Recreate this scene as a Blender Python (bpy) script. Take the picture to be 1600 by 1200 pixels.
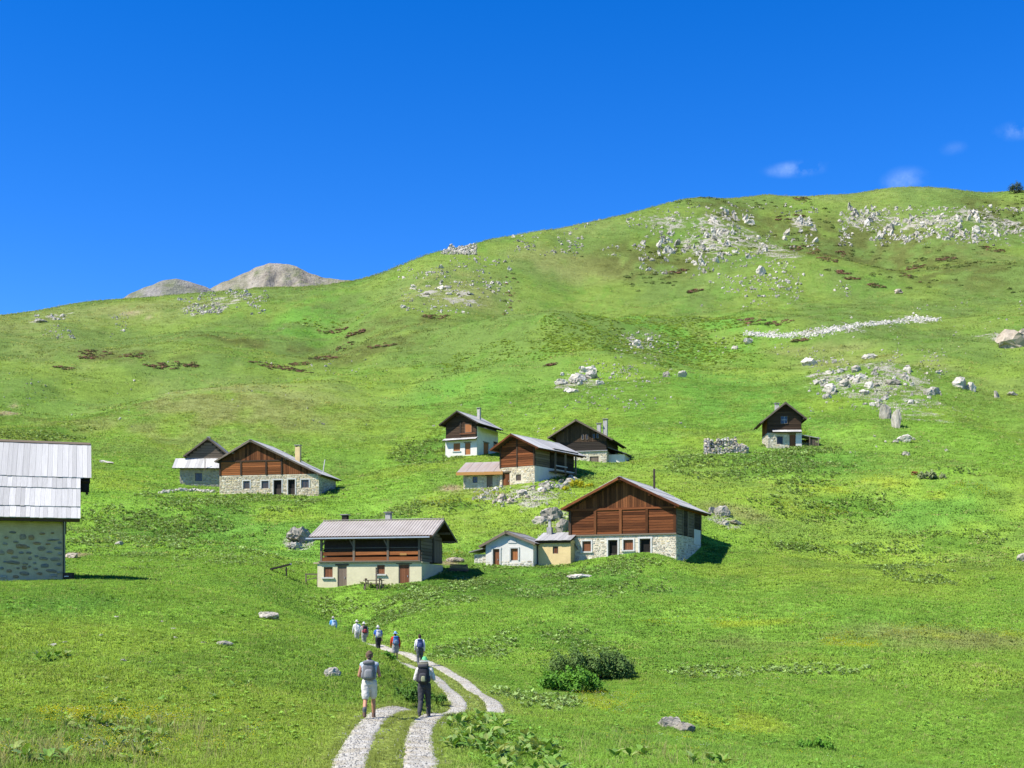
import bpy, bmesh, math, random
import numpy as np
from mathutils import Vector, Matrix

# ------------------------------------------------------------------ scene, camera, light
scene = bpy.context.scene
for _o in list(bpy.data.objects):
    bpy.data.objects.remove(_o)
COL = scene.collection
R = math.radians

FPX, U0, V0 = 2000.0, 800.0, 950.0          # focal length and eye level, in pixels of a 1600 px wide frame
cam_d = bpy.data.cameras.new('camera')
cam = bpy.data.objects.new('camera', cam_d)
COL.objects.link(cam)
cam.location = (0, 0, 0)
cam.rotation_euler = (R(90), 0, 0)
cam_d.sensor_width = 36.0
cam_d.lens = 45.0
cam_d.shift_y = 350.0 / 1600.0
cam_d.clip_start = 0.1
cam_d.clip_end = 9000
scene.camera = cam

SUN_EL, SUN_A = R(50), R(26)
sun_dir = Vector((-math.cos(SUN_A) * math.cos(SUN_EL), -math.sin(SUN_A) * math.cos(SUN_EL), math.sin(SUN_EL)))
SUN_AZ = math.atan2(sun_dir.x, sun_dir.y)
sun_l = bpy.data.lights.new('sun', 'SUN')
sun_l.energy = 5.0
sun_l.angle = R(0.53)
sun_l.color = (1.0, 0.95, 0.87)
sun = bpy.data.objects.new('sun', sun_l)
sun.rotation_euler = sun_dir.to_track_quat('Z', 'Y').to_euler()
sun.location = (-60, -20, 90)
COL.objects.link(sun)

world = bpy.data.worlds.new('World')
scene.world = world
world.use_nodes = True
wt = world.node_tree
wt.nodes.clear()
w_out = wt.nodes.new('ShaderNodeOutputWorld')
w_bg = wt.nodes.new('ShaderNodeBackground')
w_sky = wt.nodes.new('ShaderNodeTexSky')
w_sky.sky_type = 'NISHITA'
w_sky.sun_disc = False
w_sky.sun_elevation = SUN_EL
w_sky.sun_rotation = SUN_AZ % (2 * math.pi)
w_sky.altitude = 2300
w_sky.air_density = 1.0
w_sky.dust_density = 0.0
w_sky.ozone_density = 4.0
w_hsv = wt.nodes.new('ShaderNodeHueSaturation')
w_hsv.inputs['Saturation'].default_value = 1.36
w_hsv.inputs['Value'].default_value = 1.58
w_hsv.inputs['Hue'].default_value = 0.514
wt.links.new(w_sky.outputs[0], w_hsv.inputs['Color'])
w_bg.inputs['Strength'].default_value = 0.09

def sky_cloud(prev, u, v, ru, rv, amount, seed):
    """a wisp of cloud at a direction of the sky: elongated blob broken up by noise"""
    n = wt.nodes
    d = Vector(((u - U0) / FPX, 1, (V0 - v) / FPX)).normalized()
    tc = n.new('ShaderNodeTexCoord')
    sub = n.new('ShaderNodeVectorMath'); sub.operation = 'SUBTRACT'
    sub.inputs[1].default_value = d
    wt.links.new(tc.outputs['Generated'], sub.inputs[0])
    nz = n.new('ShaderNodeTexNoise')
    nz.inputs['Scale'].default_value = 38; nz.inputs['Detail'].default_value = 6
    nz.inputs['Roughness'].default_value = 0.62
    off = n.new('ShaderNodeVectorMath'); off.operation = 'ADD'; off.inputs[1].default_value = (seed, seed * .7, 0)
    wt.links.new(tc.outputs['Generated'], off.inputs[0]); wt.links.new(off.outputs[0], nz.inputs['Vector'])
    sc = n.new('ShaderNodeVectorMath'); sc.operation = 'MULTIPLY'
    sc.inputs[1].default_value = (FPX / ru, FPX / ru * .6, FPX / rv)
    wt.links.new(sub.outputs[0], sc.inputs[0])
    ln = n.new('ShaderNodeVectorMath'); ln.operation = 'LENGTH'
    wt.links.new(sc.outputs[0], ln.inputs[0])
    a = n.new('ShaderNodeMapRange'); a.interpolation_type = 'SMOOTHSTEP'
    a.inputs['From Min'].default_value = 1.0; a.inputs['From Max'].default_value = 0.0
    wt.links.new(ln.outputs['Value'], a.inputs['Value'])
    b = n.new('ShaderNodeMapRange')
    b.inputs['From Min'].default_value = 0.38; b.inputs['From Max'].default_value = 0.72
    wt.links.new(nz.outputs[0], b.inputs['Value'])
    m = n.new('ShaderNodeMath'); m.operation = 'MULTIPLY'
    wt.links.new(a.outputs[0], m.inputs[0]); wt.links.new(b.outputs[0], m.inputs[1])
    m2 = n.new('ShaderNodeMath'); m2.operation = 'MULTIPLY'; m2.inputs[1].default_value = amount
    m2.use_clamp = True
    wt.links.new(m.outputs[0], m2.inputs[0])
    mx = n.new('ShaderNodeMix'); mx.data_type = 'RGBA'
    mx.inputs['B'].default_value = (6.6, 8.2, 9.8, 1)
    wt.links.new(m2.outputs[0], mx.inputs['Factor'])
    wt.links.new(prev, mx.inputs['A'])
    return mx.outputs['Result']

_s = w_hsv.outputs[0]
for c in ((1246, 264, 58, 14, .38, 3.1), (1413, 284, 40, 24, .30, 7.7), (1594, 203, 40, 16, .3, 5.2),
          (1490, 232, 22, 12, .10, 9.4)):
    _s = sky_cloud(_s, *c)
wt.links.new(_s, w_bg.inputs['Color'])
wt.links.new(w_bg.outputs[0], w_out.inputs['Surface'])

vs = scene.view_settings
vs.view_transform = 'Standard'
vs.look = 'None'
vs.exposure = 0.8
vs.gamma = 1.0
vs.use_curve_mapping = False
scene.render.engine = 'CYCLES'
scene.cycles.caustics_reflective = False
scene.cycles.caustics_refractive = False
scene.cycles.max_bounces = 3
scene.cycles.diffuse_bounces = 2
scene.cycles.transparent_max_bounces = 8
scene.cycles.use_denoising = True

# ------------------------------------------------------------------ helpers
rng = np.random.default_rng(11)
random.seed(5)

def P(u, v, Y):
    return Vector(((u - U0) / FPX * Y, Y, (V0 - v) / FPX * Y))

_tab = np.random.default_rng(77).random((256, 256))
def vnoise(x, y, seed=0):
    x = np.asarray(x, float) + seed * 17.31; y = np.asarray(y, float) + seed * 9.77
    ix = np.floor(x).astype(int); iy = np.floor(y).astype(int)
    fx = x - ix; fy = y - iy
    fx = fx * fx * (3 - 2 * fx); fy = fy * fy * (3 - 2 * fy)
    a = _tab[ix & 255, iy & 255]; b = _tab[(ix + 1) & 255, iy & 255]
    c = _tab[ix & 255, (iy + 1) & 255]; d = _tab[(ix + 1) & 255, (iy + 1) & 255]
    return (a * (1 - fx) + b * fx) * (1 - fy) + (c * (1 - fx) + d * fx) * fy
def fbm(x, y, oct=4, seed=0):
    s = 0; a = .5; n = 0
    for k in range(oct):
        s = s + a * vnoise(x, y, seed + k * 3); n += a
        x = x * 2.03; y = y * 2.03; a *= .5
    return s / n
def sstep(x, a, b):
    t = np.clip((x - a) / (b - a), 0, 1)
    return t * t * (3 - 2 * t)

def mesh_from(name, V, Fc, mat=None, smooth=False):
    me = bpy.data.meshes.new(name)
    me.from_pydata([tuple(v) for v in V], [], Fc)
    me.update()
    if mat: me.materials.append(mat)
    if smooth:
        me.polygons.foreach_set('use_smooth', [True] * len(me.polygons))
    return me
def obj(name, me, parent=None, M=None):
    o = bpy.data.objects.new(name, me)
    COL.objects.link(o)
    if parent is not None: o.parent = parent
    if M is not None: o.matrix_local = M
    return o
def tag(o, label=None, cat=None, group=None, kind=None):
    if label: o['label'] = label
    if cat: o['category'] = cat
    if group: o['group'] = group
    if kind: o['kind'] = kind
    return o

# ------------------------------------------------------------------ material kit
def new_mat(name):
    m = bpy.data.materials.new(name); m.use_nodes = True
    nt = m.node_tree; nt.nodes.clear()
    return m, nt
def _n(nt, t, **kw):
    n = nt.nodes.new(t)
    for k, v in kw.items(): setattr(n, k, v)
    return n
def noise(nt, vec, scale, detail=4, rough=.6, dist=0.0):
    n = _n(nt, 'ShaderNodeTexNoise')
    n.inputs['Scale'].default_value = scale; n.inputs['Detail'].default_value = detail
    n.inputs['Roughness'].default_value = rough; n.inputs['Distortion'].default_value = dist
    if vec is not None: nt.links.new(vec, n.inputs['Vector'])
    return n.outputs[0]
def ramp(nt, fac, stops):
    n = _n(nt, 'ShaderNodeValToRGB')
    e = n.color_ramp.elements
    while len(e) < len(stops): e.new(0.5)
    for k, (p, c) in enumerate(stops):
        e[k].position = p; e[k].color = (c[0], c[1], c[2], 1)
    nt.links.new(fac, n.inputs[0])
    return n.outputs[0]
def mix(nt, a, b, fac, mode='MIX'):
    n = _n(nt, 'ShaderNodeMix', data_type='RGBA', blend_type=mode)
    for s, val in (('A', a), ('B', b)):
        if isinstance(val, (tuple, list)): n.inputs[s].default_value = (val[0], val[1], val[2], 1)
        else: nt.links.new(val, n.inputs[s])
    if isinstance(fac, (int, float)): n.inputs['Factor'].default_value = fac
    else: nt.links.new(fac, n.inputs['Factor'])
    return n.outputs['Result']
def mrange(nt, v, a, b, c, d):
    n = _n(nt, 'ShaderNodeMapRange')
    for k, x in zip(('From Min', 'From Max', 'To Min', 'To Max'), (a, b, c, d)): n.inputs[k].default_value = x
    nt.links.new(v, n.inputs['Value'])
    return n.outputs[0]
def vmul(nt, v, xyz):
    n = _n(nt, 'ShaderNodeVectorMath', operation='MULTIPLY'); n.inputs[1].default_value = xyz
    nt.links.new(v, n.inputs[0]); return n.outputs[0]
def vscale(nt, col, fac):
    n = _n(nt, 'ShaderNodeVectorMath', operation='SCALE')
    nt.links.new(col, n.inputs[0])
    if isinstance(fac, (int, float)): n.inputs['Scale'].default_value = fac
    else: nt.links.new(fac, n.inputs['Scale'])
    return n.outputs[0]
def bsdf(nt, col, rough=.9, spec=.2, bump=None, bstr=.3, bdist=.02, metal=0.0):
    b = _n(nt, 'ShaderNodeBsdfPrincipled'); o = _n(nt, 'ShaderNodeOutputMaterial')
    if isinstance(col, (tuple, list)): b.inputs['Base Color'].default_value = (col[0], col[1], col[2], 1)
    else: nt.links.new(col, b.inputs['Base Color'])
    b.inputs['Roughness'].default_value = rough
    b.inputs['Specular IOR Level'].default_value = spec
    b.inputs['Metallic'].default_value = metal
    if bump is not None:
        n = _n(nt, 'ShaderNodeBump'); n.inputs['Strength'].default_value = bstr; n.inputs['Distance'].default_value = bdist
        nt.links.new(bump, n.inputs['Height']); nt.links.new(n.outputs[0], b.inputs['Normal'])
    nt.links.new(b.outputs[0], o.inputs['Surface'])
    return b
def texco(nt, which='Object'):
    return _n(nt, 'ShaderNodeTexCoord').outputs[which]
def objrand(nt):
    return _n(nt, 'ShaderNodeObjectInfo').outputs['Random']

def wood(name, c1, c2, along='x', vary=.5, rough=.85, stain=None):
    """weathered board: fine grain along its length, every board its own shade"""
    m, nt = new_mat(name)
    v = texco(nt); r = objrand(nt)
    add = _n(nt, 'ShaderNodeVectorMath', operation='ADD')
    sc = {'x': (2.5, 6, 16), 'z': (16, 6, 2.5), 'y': (16, 2.5, 6)}[along]
    nt.links.new(vmul(nt, v, sc), add.inputs[0])
    cmb = _n(nt, 'ShaderNodeCombineXYZ')
    mul = _n(nt, 'ShaderNodeMath', operation='MULTIPLY'); mul.inputs[1].default_value = 57.0
    nt.links.new(r, mul.inputs[0])
    for k in range(3): nt.links.new(mul.outputs[0], cmb.inputs[k])
    nt.links.new(cmb.outputs[0], add.inputs[1])
    g = noise(nt, add.outputs[0], 1.0, 5, .65, .3)
    col = ramp(nt, g, [(.25, c1), (.7, c2)])
    if stain:
        g2 = noise(nt, add.outputs[0], .35, 3, .6)
        col = mix(nt, col, stain, mrange(nt, g2, .5, .72, 0, .8))
    col = vscale(nt, col, mrange(nt, r, 0, 1, 1 - vary * .6, 1 + vary * .5))
    bsdf(nt, col, rough, .15, g, .5, .01)
    return m

def plain(name, c, rough=.85, var=.25, scale=3.0, spec=.2, metal=0.0, bump=.2, c2=None):
    """painted, plastered or woven surface with blotches and fine relief"""
    m, nt = new_mat(name)
    v = texco(nt)
    g = noise(nt, v, scale, 5, .65); f = noise(nt, v, scale * 9, 3, .6)
    c2 = c2 or tuple(x * (1 - var) for x in c)
    col = mix(nt, c, c2, mrange(nt, g, .4, .68, 0, 1))
    col = vscale(nt, col, mrange(nt, f, .25, .75, 1 - var * .35, 1 + var * .3))
    bsdf(nt, col, rough, spec, f, bump, .01, metal)
    return m

def stone_mat(name, c1, c2, lichen=None, scale=2.0, rough=.95):
    m, nt = new_mat(name)
    v = texco(nt); r = objrand(nt)
    add = _n(nt, 'ShaderNodeVectorMath', operation='ADD')
    mul = _n(nt, 'ShaderNodeMath', operation='MULTIPLY'); mul.inputs[1].default_value = 31.0
    nt.links.new(r, mul.inputs[0]); nt.links.new(v, add.inputs[0]); nt.links.new(mul.outputs[0], add.inputs[1])
    g = noise(nt, add.outputs[0], scale, 6, .7); f = noise(nt, add.outputs[0], scale * 6, 5, .7)
    col = ramp(nt, g, [(.3, c1), (.65, c2)])
    if lichen:
        col = mix(nt, col, lichen, mrange(nt, noise(nt, add.outputs[0], scale * 2.2, 5, .7), .55, .7, 0, .75))
    col = vscale(nt, col, mrange(nt, f, .25, .75, .72, 1.2))
    col = vscale(nt, col, mrange(nt, r, 0, 1, .82, 1.15))
    bsdf(nt, col, rough, .15, f, .8, .06)
    return m

def attr_mat(name, attr, rough=.95, scale=6.0, atype='GEOMETRY', bump=.5, bd=.02):
    """colour carried by the pieces themselves, grain added"""
    m, nt = new_mat(name)
    a = _n(nt, 'ShaderNodeAttribute'); a.attribute_name = attr; a.attribute_type = atype
    g = noise(nt, texco(nt), scale, 5, .7)
    col = vscale(nt, a.outputs['Color'], mrange(nt, g, .25, .75, .7, 1.25))
    bsdf(nt, col, rough, .12, g, bump, bd)
    return m

def leaf_mat(name, c=None, attr=None, trans=.35, var=.35, rough=.6, up=.0):
    """thin leaf: diffuse and translucent; up > 0 softens the shading of blades towards that of the sward they form"""
    m, nt = new_mat(name)
    if attr:
        a = _n(nt, 'ShaderNodeAttribute'); a.attribute_name = attr; a.attribute_type = 'INSTANCER'
        col = a.outputs['Color']
    else:
        rg = _n(nt, 'ShaderNodeRGB'); rg.outputs[0].default_value = (*c, 1); col = rg.outputs[0]
    if var > 0:
        g = noise(nt, texco(nt), 5.0, 2, .6)
        col = vscale(nt, col, mrange(nt, g, .3, .7, 1 - var, 1 + var))
    d = _n(nt, 'ShaderNodeBsdfPrincipled'); d.inputs['Roughness'].default_value = rough
    d.inputs['Specular IOR Level'].default_value = .2
    t = _n(nt, 'ShaderNodeBsdfTranslucent')
    if up:
        geo = _n(nt, 'ShaderNodeNewGeometry')
        sc = _n(nt, 'ShaderNodeVectorMath', operation='SCALE'); sc.inputs['Scale'].default_value = 1 - up
        nt.links.new(geo.outputs['Normal'], sc.inputs[0])
        ad = _n(nt, 'ShaderNodeVectorMath', operation='ADD'); ad.inputs[1].default_value = (0, 0, up)
        nt.links.new(sc.outputs[0], ad.inputs[0])
        nm = _n(nt, 'ShaderNodeVectorMath', operation='NORMALIZE'); nt.links.new(ad.outputs[0], nm.inputs[0])
        nt.links.new(nm.outputs[0], d.inputs['Normal'])
    nt.links.new(col, d.inputs['Base Color'])
    nt.links.new(mix(nt, col, (1.25, 1.15, .5), 1.0, 'MULTIPLY'), t.inputs['Color'])
    ms = _n(nt, 'ShaderNodeMixShader'); ms.inputs[0].default_value = trans
    nt.links.new(d.outputs[0], ms.inputs[1]); nt.links.new(t.outputs[0], ms.inputs[2])
    o = _n(nt, 'ShaderNodeOutputMaterial'); nt.links.new(ms.outputs[0], o.inputs['Surface'])
    return m
# ------------------------------------------------------------------ terrain: a height field through surveyed points
COLS = {   # column (azimuth) : (elevation mark, distance in metres)
 0:   [(1200,21),(1100,30),(1000,43),(930,54),(908,60),(903,64),(930,84),(880,112),(800,150),(700,215),(640,270),(560,370),(520,460),(488,600),(520,900)],
 200: [(1200,23),(1100,32),(1000,45),(935,55),(909,61),(906,64),(928,84),(893,112),(840,140),(780,172),(720,215),(640,290),(560,390),(500,500),(463,620),(500,950)],
 420: [(1200,24),(1100,34),(1000,48),(953,59),(950,63),(966,80),(940,98),(900,114),(850,140),(808,165),(772,189),(762,200),(720,232),(640,310),(560,410),(500,500),(445,630),(490,950)],
 520: [(1195,23.5),(1100,36),(1030,46),(985,56),(984,59),(1008,75),(1000,95),(975,106),(917,119),(860,140)],
 600: [(1180,25),(1122,33),(1085,40),(1040,46),(1034,58),(1040,65),(1028,73),(1014,82),(985,95),(950,106),(915,118),(880,128)],
 680: [(1190,24.5),(1129,33),(1118,35.5),(1126,40),(1087,48),(1048,63),(1020,74),(980,88),(940,104),(905,118),(880,128),(820,150),(770,172),(712,237),(640,300),(560,395),(480,500),(395,590),(430,950)],
 780: [(1200,23),(1145,29),(1121,33.5),(1131,39.5),(1102,47),(1060,60),(1010,76),(960,95),(920,111),(887,125),(830,145),(761,171),(712,237),(640,290),(560,380),(480,500),(400,570),(370,605),(420,950)],
 900: [(1200,22),(1165,28),(1141,34),(1151,39),(1128,45.5),(1078,60),(1030,72),(980,88),(930,106),(875,127),(845,138),(790,155),(752,172),(728,200),(680,235),(610,300),(540,390),(450,540),(380,610),(350,645),(400,980)],
 1050:[(1200,23),(1174,30),(1158,35),(1165,39),(1145,45.5),(1080,60),(1020,76),(960,97),(900,113),(872,122),(830,133),(760,165),(720,195),(650,250),(590,320),(520,420),(450,530),(380,620),(315,690),(370,1000)],
 1200:[(1205,24),(1190,30),(1178,36),(1185,40.5),(1160,48),(1100,56),(1020,76),(960,96),(900,114),(800,150),(702,202),(692,209),(640,260),(580,330),(525,400),(450,520),(400,600),(340,690),(302,740),(360,1050)],
 1400:[(1215,26),(1205,31),(1197,36),(1203,41),(1172,50),(1100,58),(1000,82),(900,115),(800,152),(695,205),(640,245),(590,285),(545,330),(525,400),(500,440),(430,560),(340,700),(299,740),(350,1050)],
 1600:[(1225,28),(1212,35),(1216,40),(1180,50),(1100,59),(1000,82),(900,116),(800,154),(700,208),(620,275),(540,365),(450,520),(350,690),(297,745),(350,1050)],
}
pts = []
for u, L in COLS.items():
    for v, Y in L: pts.append((u, v, Y))
for du, src in ((-420, 0), (-900, 0), (2050, 1600), (2500, 1600)):
    for v, Y in COLS[src]: pts.append((du, v, Y))
for u in range(-900, 2600, 350):
    for Y, z in ((5, -1.7), (9, -1.95), (15, -2.4)):
        if not (Y == 15 and u in (500,)): pts.append((u, V0 - z / Y * FPX, Y))
# skyline marks of the crest
for u, v, Y in ((60,481,605),(120,469,610),(300,455,625),(540,438,622),(640,408,600),(760,375,602),(850,358,625),(960,337,660),(1010,325,675),(1100,307,705),(1300,302,745),(1480,294,745),(1590,297,750),(1200,302,735),(700,390,598),(420,446,628),(0,489,600),(1700,300,750)):
    pts.append((u, v, Y)); pts.append((u, v + 9, Y * 1.10)); pts.append((u, v + 24, Y * 1.22))
# brow of the near knoll, hiding the path behind it
for u, v, Y in ((545,996,54),(565,1006,52),(585,1016,51),(600,1024,50.5),(612,1033,50)):
    pts.append((u, v, Y))
# ledges under the houses
for u, v, Y in ((730,1119,34.5),(730,1131,40),(735,1098,46.5),(345,772,190),(498,771,189),(300,763,197),(496,918,119),(575,914,117),(655,909,116.5),(690,893,124),(760,887,126),(840,882,126.5),(889,877,127),
                (724,767,172),(781,760,172),(835,754,169),(897,737,178),(870,731,203),(948,729,201),(697,709,237),(745,710,233),(1199,701,203),(1251,699,202),
                (1105,712,197),(1165,710,196),(1060,866,128),(1105,845,134),(60,906,60.5)):
    pts.append((u, v, Y))
_seen = set(); _pp = []
for p in pts:
    k = (round(p[0] / 6), round(math.log(p[2]) * 40))
    if k in _seen: continue
    _seen.add(k); _pp.append(p)
pts = np.array(_pp, float)
_s = (pts[:, 0] - U0) / FPX
TA = 3.2
qx = np.arctan(_s) * TA
qr = pts[:, 2] * np.sqrt(1 + _s ** 2)
qy = np.log(qr)
qg = (V0 - pts[:, 1]) / FPX * pts[:, 2] / qr
def _k(d2): return np.where(d2 > 1e-12, .5 * d2 * np.log(np.maximum(d2, 1e-12)), 0)
N = len(qx)
A = np.zeros((N + 3, N + 3))
A[:N, :N] = _k((qx[:, None] - qx[None]) ** 2 + (qy[:, None] - qy[None]) ** 2) + np.eye(N) * 4e-4
A[:N, N] = 1; A[:N, N + 1] = qx; A[:N, N + 2] = qy
A[N:, :N] = A[:N, N:].T
wts = np.linalg.solve(A, np.concatenate([qg, [0, 0, 0]]))

CALM = [((u - U0) / FPX * Y, Y, q) for u, Y, q in ((420,194,12),(300,200,8),(575,121,9),(790,128,7),(865,128,5),(975,128,10),(752,175,6),(815,172,8),(905,205,9),(735,240,9),(1225,205,7),(1136,199,6))]
MOUNDS = [((u - U0) / FPX * Y, Y, sx, sy, hh) for u, Y, sx, sy, hh in (
    (1365, 288, 20, 15, 4.5), (1340, 345, 30, 18, -4.0), (880, 400, 46, 34, 6.0), (1120, 360, 26, 30, -2.5), (1120, 150, 12, 12, 2.2), (1300, 140, 16, 16, -1.6), (1500, 165, 18, 16, 2.2),
    (520, 470, 16, 90, -8.0), (700, 430, 26, 60, 5.0), (250, 380, 45, 40, 6.0), (120, 300, 18, 40, -4.0), (420, 300, 26, 30, 4.0), (1250, 560, 40, 40, 6.0), (1500, 560, 50, 36, 6.0), (1380, 610, 22, 60, -7.0), (560, 230, 16, 18, -2.0), (1030, 95, 14, 8, .8), (1400, 92, 18, 8, .9))]
def raw_height(x, y):
    x = np.asarray(x, float); y = np.asarray(y, float)
    th = np.arctan2(x, y); r = np.hypot(x, y)
    rc = np.clip(r, 5, 1100)
    tc = np.clip(th, -.68, .68)
    sh = th.shape; a = (tc * TA).ravel(); b = np.log(rc).ravel()
    g = np.empty(a.size)
    for i in range(0, a.size, 20000):
        aa = a[i:i + 20000]; bb = b[i:i + 20000]
        g[i:i + 20000] = _k((aa[:, None] - qx) ** 2 + (bb[:, None] - qy) ** 2) @ wts[:N] + wts[N] + wts[N + 1] * aa + wts[N + 2] * bb
    z = g.reshape(sh) * rc
    w = sstep(np.abs(th), .9, 2.0)
    z = z * (1 - w) + (-1.7 - .03 * np.minimum(r, 200)) * w
    far = sstep(r, 240, 360)
    near = 1 - far
    calm = np.ones(np.shape(r))
    for hx, hy, hr in CALM:
        calm = np.minimum(calm, sstep(np.hypot(x - hx, y - hy), hr, hr * 2.2))
    crest = 1 - .93 * sstep(r, 500, 620)
    z = z + near * sstep(r, 12, 40) * ((fbm(x / 9, y / 9, 3, 1) - .5) * .42 + (fbm(x / 2.2, y / 2.2, 2, 5) - .5) * .12)
    z = z + near * calm * sstep(r, 90, 180) * ((fbm(x / 38, y / 38, 3, 7) - .5) * 6.0 + (fbm(x / 11, y / 11, 2, 8) - .5) * 1.0)
    z = z + far * crest * ((fbm(x / 80, y / 100, 4, 9) - .5) * 20 + (fbm(x / 24, y / 30, 3, 13) - .5) * 5.0) - 1.5 * sstep(r, 500, 700)
    for mx, my, sx, sy, hh in MOUNDS:
        z = z + hh * np.exp(-((x - mx) / sx) ** 2 - ((y - my) / sy) ** 2)
    return z

TH = np.concatenate([np.linspace(-math.pi, -.66, 50)[:-1], np.linspace(-.66, .66, 620), np.linspace(.66, math.pi, 50)[1:]])
LR = np.linspace(math.log(1.5), math.log(1350), 640)
RR = np.exp(LR)
TG, RG = np.meshgrid(TH, RR)
GX = RG * np.sin(TG); GY = RG * np.cos(TG)
GZ = raw_height(GX, GY)
GZ[:, 0] = GZ[:, -1] = .5 * (GZ[:, 0] + GZ[:, -1])
_ti = np.arange(len(TH), dtype=float)

def height(x, y):
    th = np.arctan2(x, y); lr = np.log(np.maximum(np.hypot(x, y), 1.51))
    fi = np.clip(np.interp(th, TH, _ti), 0, len(TH) - 1.001)
    fj = np.clip((lr - LR[0]) / (LR[1] - LR[0]), 0, len(LR) - 1.001)
    i = fi.astype(int); j = fj.astype(int); a = fi - i; b = fj - j
    return (GZ[j, i] * (1 - a) + GZ[j, i + 1] * a) * (1 - b) + (GZ[j + 1, i] * (1 - a) + GZ[j + 1, i + 1] * a) * b
def hz(x, y): return float(height(np.array([float(x)]), np.array([float(y)]))[0])

_YS = np.geomspace(14, 1250, 1600)
def hit(u, v, ymin=14):
    """first point of the ground along a line of sight (survey from the view point)"""
    ys = _YS[_YS >= ymin]
    x = (u - U0) / FPX * ys; zr = (V0 - v) / FPX * ys
    d = height(x, ys) - zr
    k = np.argmax(d > 0)
    if d[k] <= 0: return None
    if k == 0: Y = ys[0]
    else:
        t = d[k - 1] / (d[k - 1] - d[k]); Y = ys[k - 1] + t * (ys[k] - ys[k - 1])
    X = (u - U0) / FPX * Y
    return Vector((X, Y, hz(X, Y)))

# ---- path: two gravel wheel tracks
PATH = [(592,18),(600,23),(608,28),(622,32),(650,36),(705,40),(744,44.5),(735,49),(705,56),(668,63.5),(640,70),(612,76),(572,84),(522,95),(490,100)]
PW = np.array([((u - U0) / FPX * Y, Y) for u, Y in PATH])
def catmull(Q, n=16):
    out = []
    Q = np.vstack([2 * Q[0] - Q[1], Q, 2 * Q[-1] - Q[-2]])
    for k in range(1, len(Q) - 2):
        p0, p1, p2, p3 = Q[k - 1:k + 3]
        for t in np.linspace(0, 1, n, endpoint=False):
            out.append(.5 * (2 * p1 + (p2 - p0) * t + (2 * p0 - 5 * p1 + 4 * p2 - p3) * t * t + (3 * p1 - p0 - 3 * p2 + p3) * t ** 3))
    out.append(Q[-2]); return np.array(out)
PC = catmull(PW, 24)
PT = np.gradient(PC, axis=0); PT /= np.linalg.norm(PT, axis=1)[:, None]
PN = np.stack([PT[:, 1], -PT[:, 0]], 1)
def path_offset(x, y):
    """signed side distance to the middle of the path (big where far)"""
    x = np.asarray(x); y = np.asarray(y)
    best = np.full(x.shape, 1e9); sd = np.full(x.shape, 1e9)
    near = (np.hypot(x, y) < 108) & (x < 6) & (x > -42)
    xi = x[near]; yi = y[near]
    b = np.full(xi.shape, 1e9); s = np.full(xi.shape, 1e9)
    for k in range(0, len(PC), 2):
        dx = xi - PC[k, 0]; dy = yi - PC[k, 1]; d = dx * dx + dy * dy
        m = d < b
        b[m] = d[m]; s[m] = (dx * PN[k, 0] + dy * PN[k, 1])[m]
    off = np.sign(s) * np.sqrt(b)
    sd[near] = off
    return sd

# ---- colour of the sward, as it grows (albedo)
def blob(u, v, ru, rv, ymin=14):
    c = hit(u, v, ymin)
    if c is None: return None
    a = hit(u, v - rv, ymin) or c; b = hit(u, v + rv, ymin) or c
    return (c.x, c.y, ru / FPX * c.y, max(.5 * abs(a.y - b.y), rv / FPX * c.y))
def blobs_mask(x, y, L, wob=1.0):
    m = np.zeros(np.shape(x))
    for b in L:
        if b is None: continue
        q = ((x - b[0]) / b[2]) ** 2 + ((y - b[1]) / b[3]) ** 2
        m = np.maximum(m, 1 - sstep(np.sqrt(q), .45, 1.15))
    return m
MOOR = [blob(*b) for b in ((1330,400,230,45),(1180,345,120,30),(1480,420,140,35),(880,330,120,14),(1010,410,130,40),(1560,330,90,25),(620,510,110,14),(420,540,160,10),(200,555,150,9),(560,545,120,9))]
LUSH = [blob(*b) for b in ((1150,620,110,60),(1080,500,160,22),(690,690,60,30),(1250,720,150,30),(470,830,200,35),(860,910,220,30),(400,840,220,35),(480,500,60,45),(1460,790,120,50),(720,610,90,30),(160,960,180,30),(1000,930,200,12))]
DRY  = [blob(*b) for b in ((300,620,280,30),(700,450,120,40),(250,480,160,25),(1380,1000,330,22),(1350,565,130,18),(1290,545,120,12),(1150,800,70,14),(760,760,80,10),(900,420,140,30))]
YEL  = [blob(*b) for b in ((1480,990,150,10),(1150,975,150,6),(1330,760,120,14),(1300,800,90,10),(1500,770,60,10),(1250,690,30,8),(650,870,60,8),(720,785,60,6),(1330,1010,40,8),(1150,1130,100,20),(200,1130,120,12),(950,1100,60,16))]
BEDG = [blob(*b) for b in ((300,792,95,28),(255,834,130,16),(440,784,85,14),(780,917,230,26),(640,925,60,16),(668,714,55,16),(690,792,75,11),(1180,722,120,16),(1245,707,55,8),(1300,792,110,22),(1290,857,85,11),(1480,850,80,18),(60,674,65,10),(870,1002,80,14),(590,968,60,12),(700,1020,80,12))]
DIRT = [blob(*b) for b in ((704,765,20,8),(690,772,14,5),(24,633,12,5),(14,645,14,4),(205,490,24,3),(235,497,18,3),(115,868,22,6),(1185,800,18,4),(700,880,20,4))]
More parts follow.
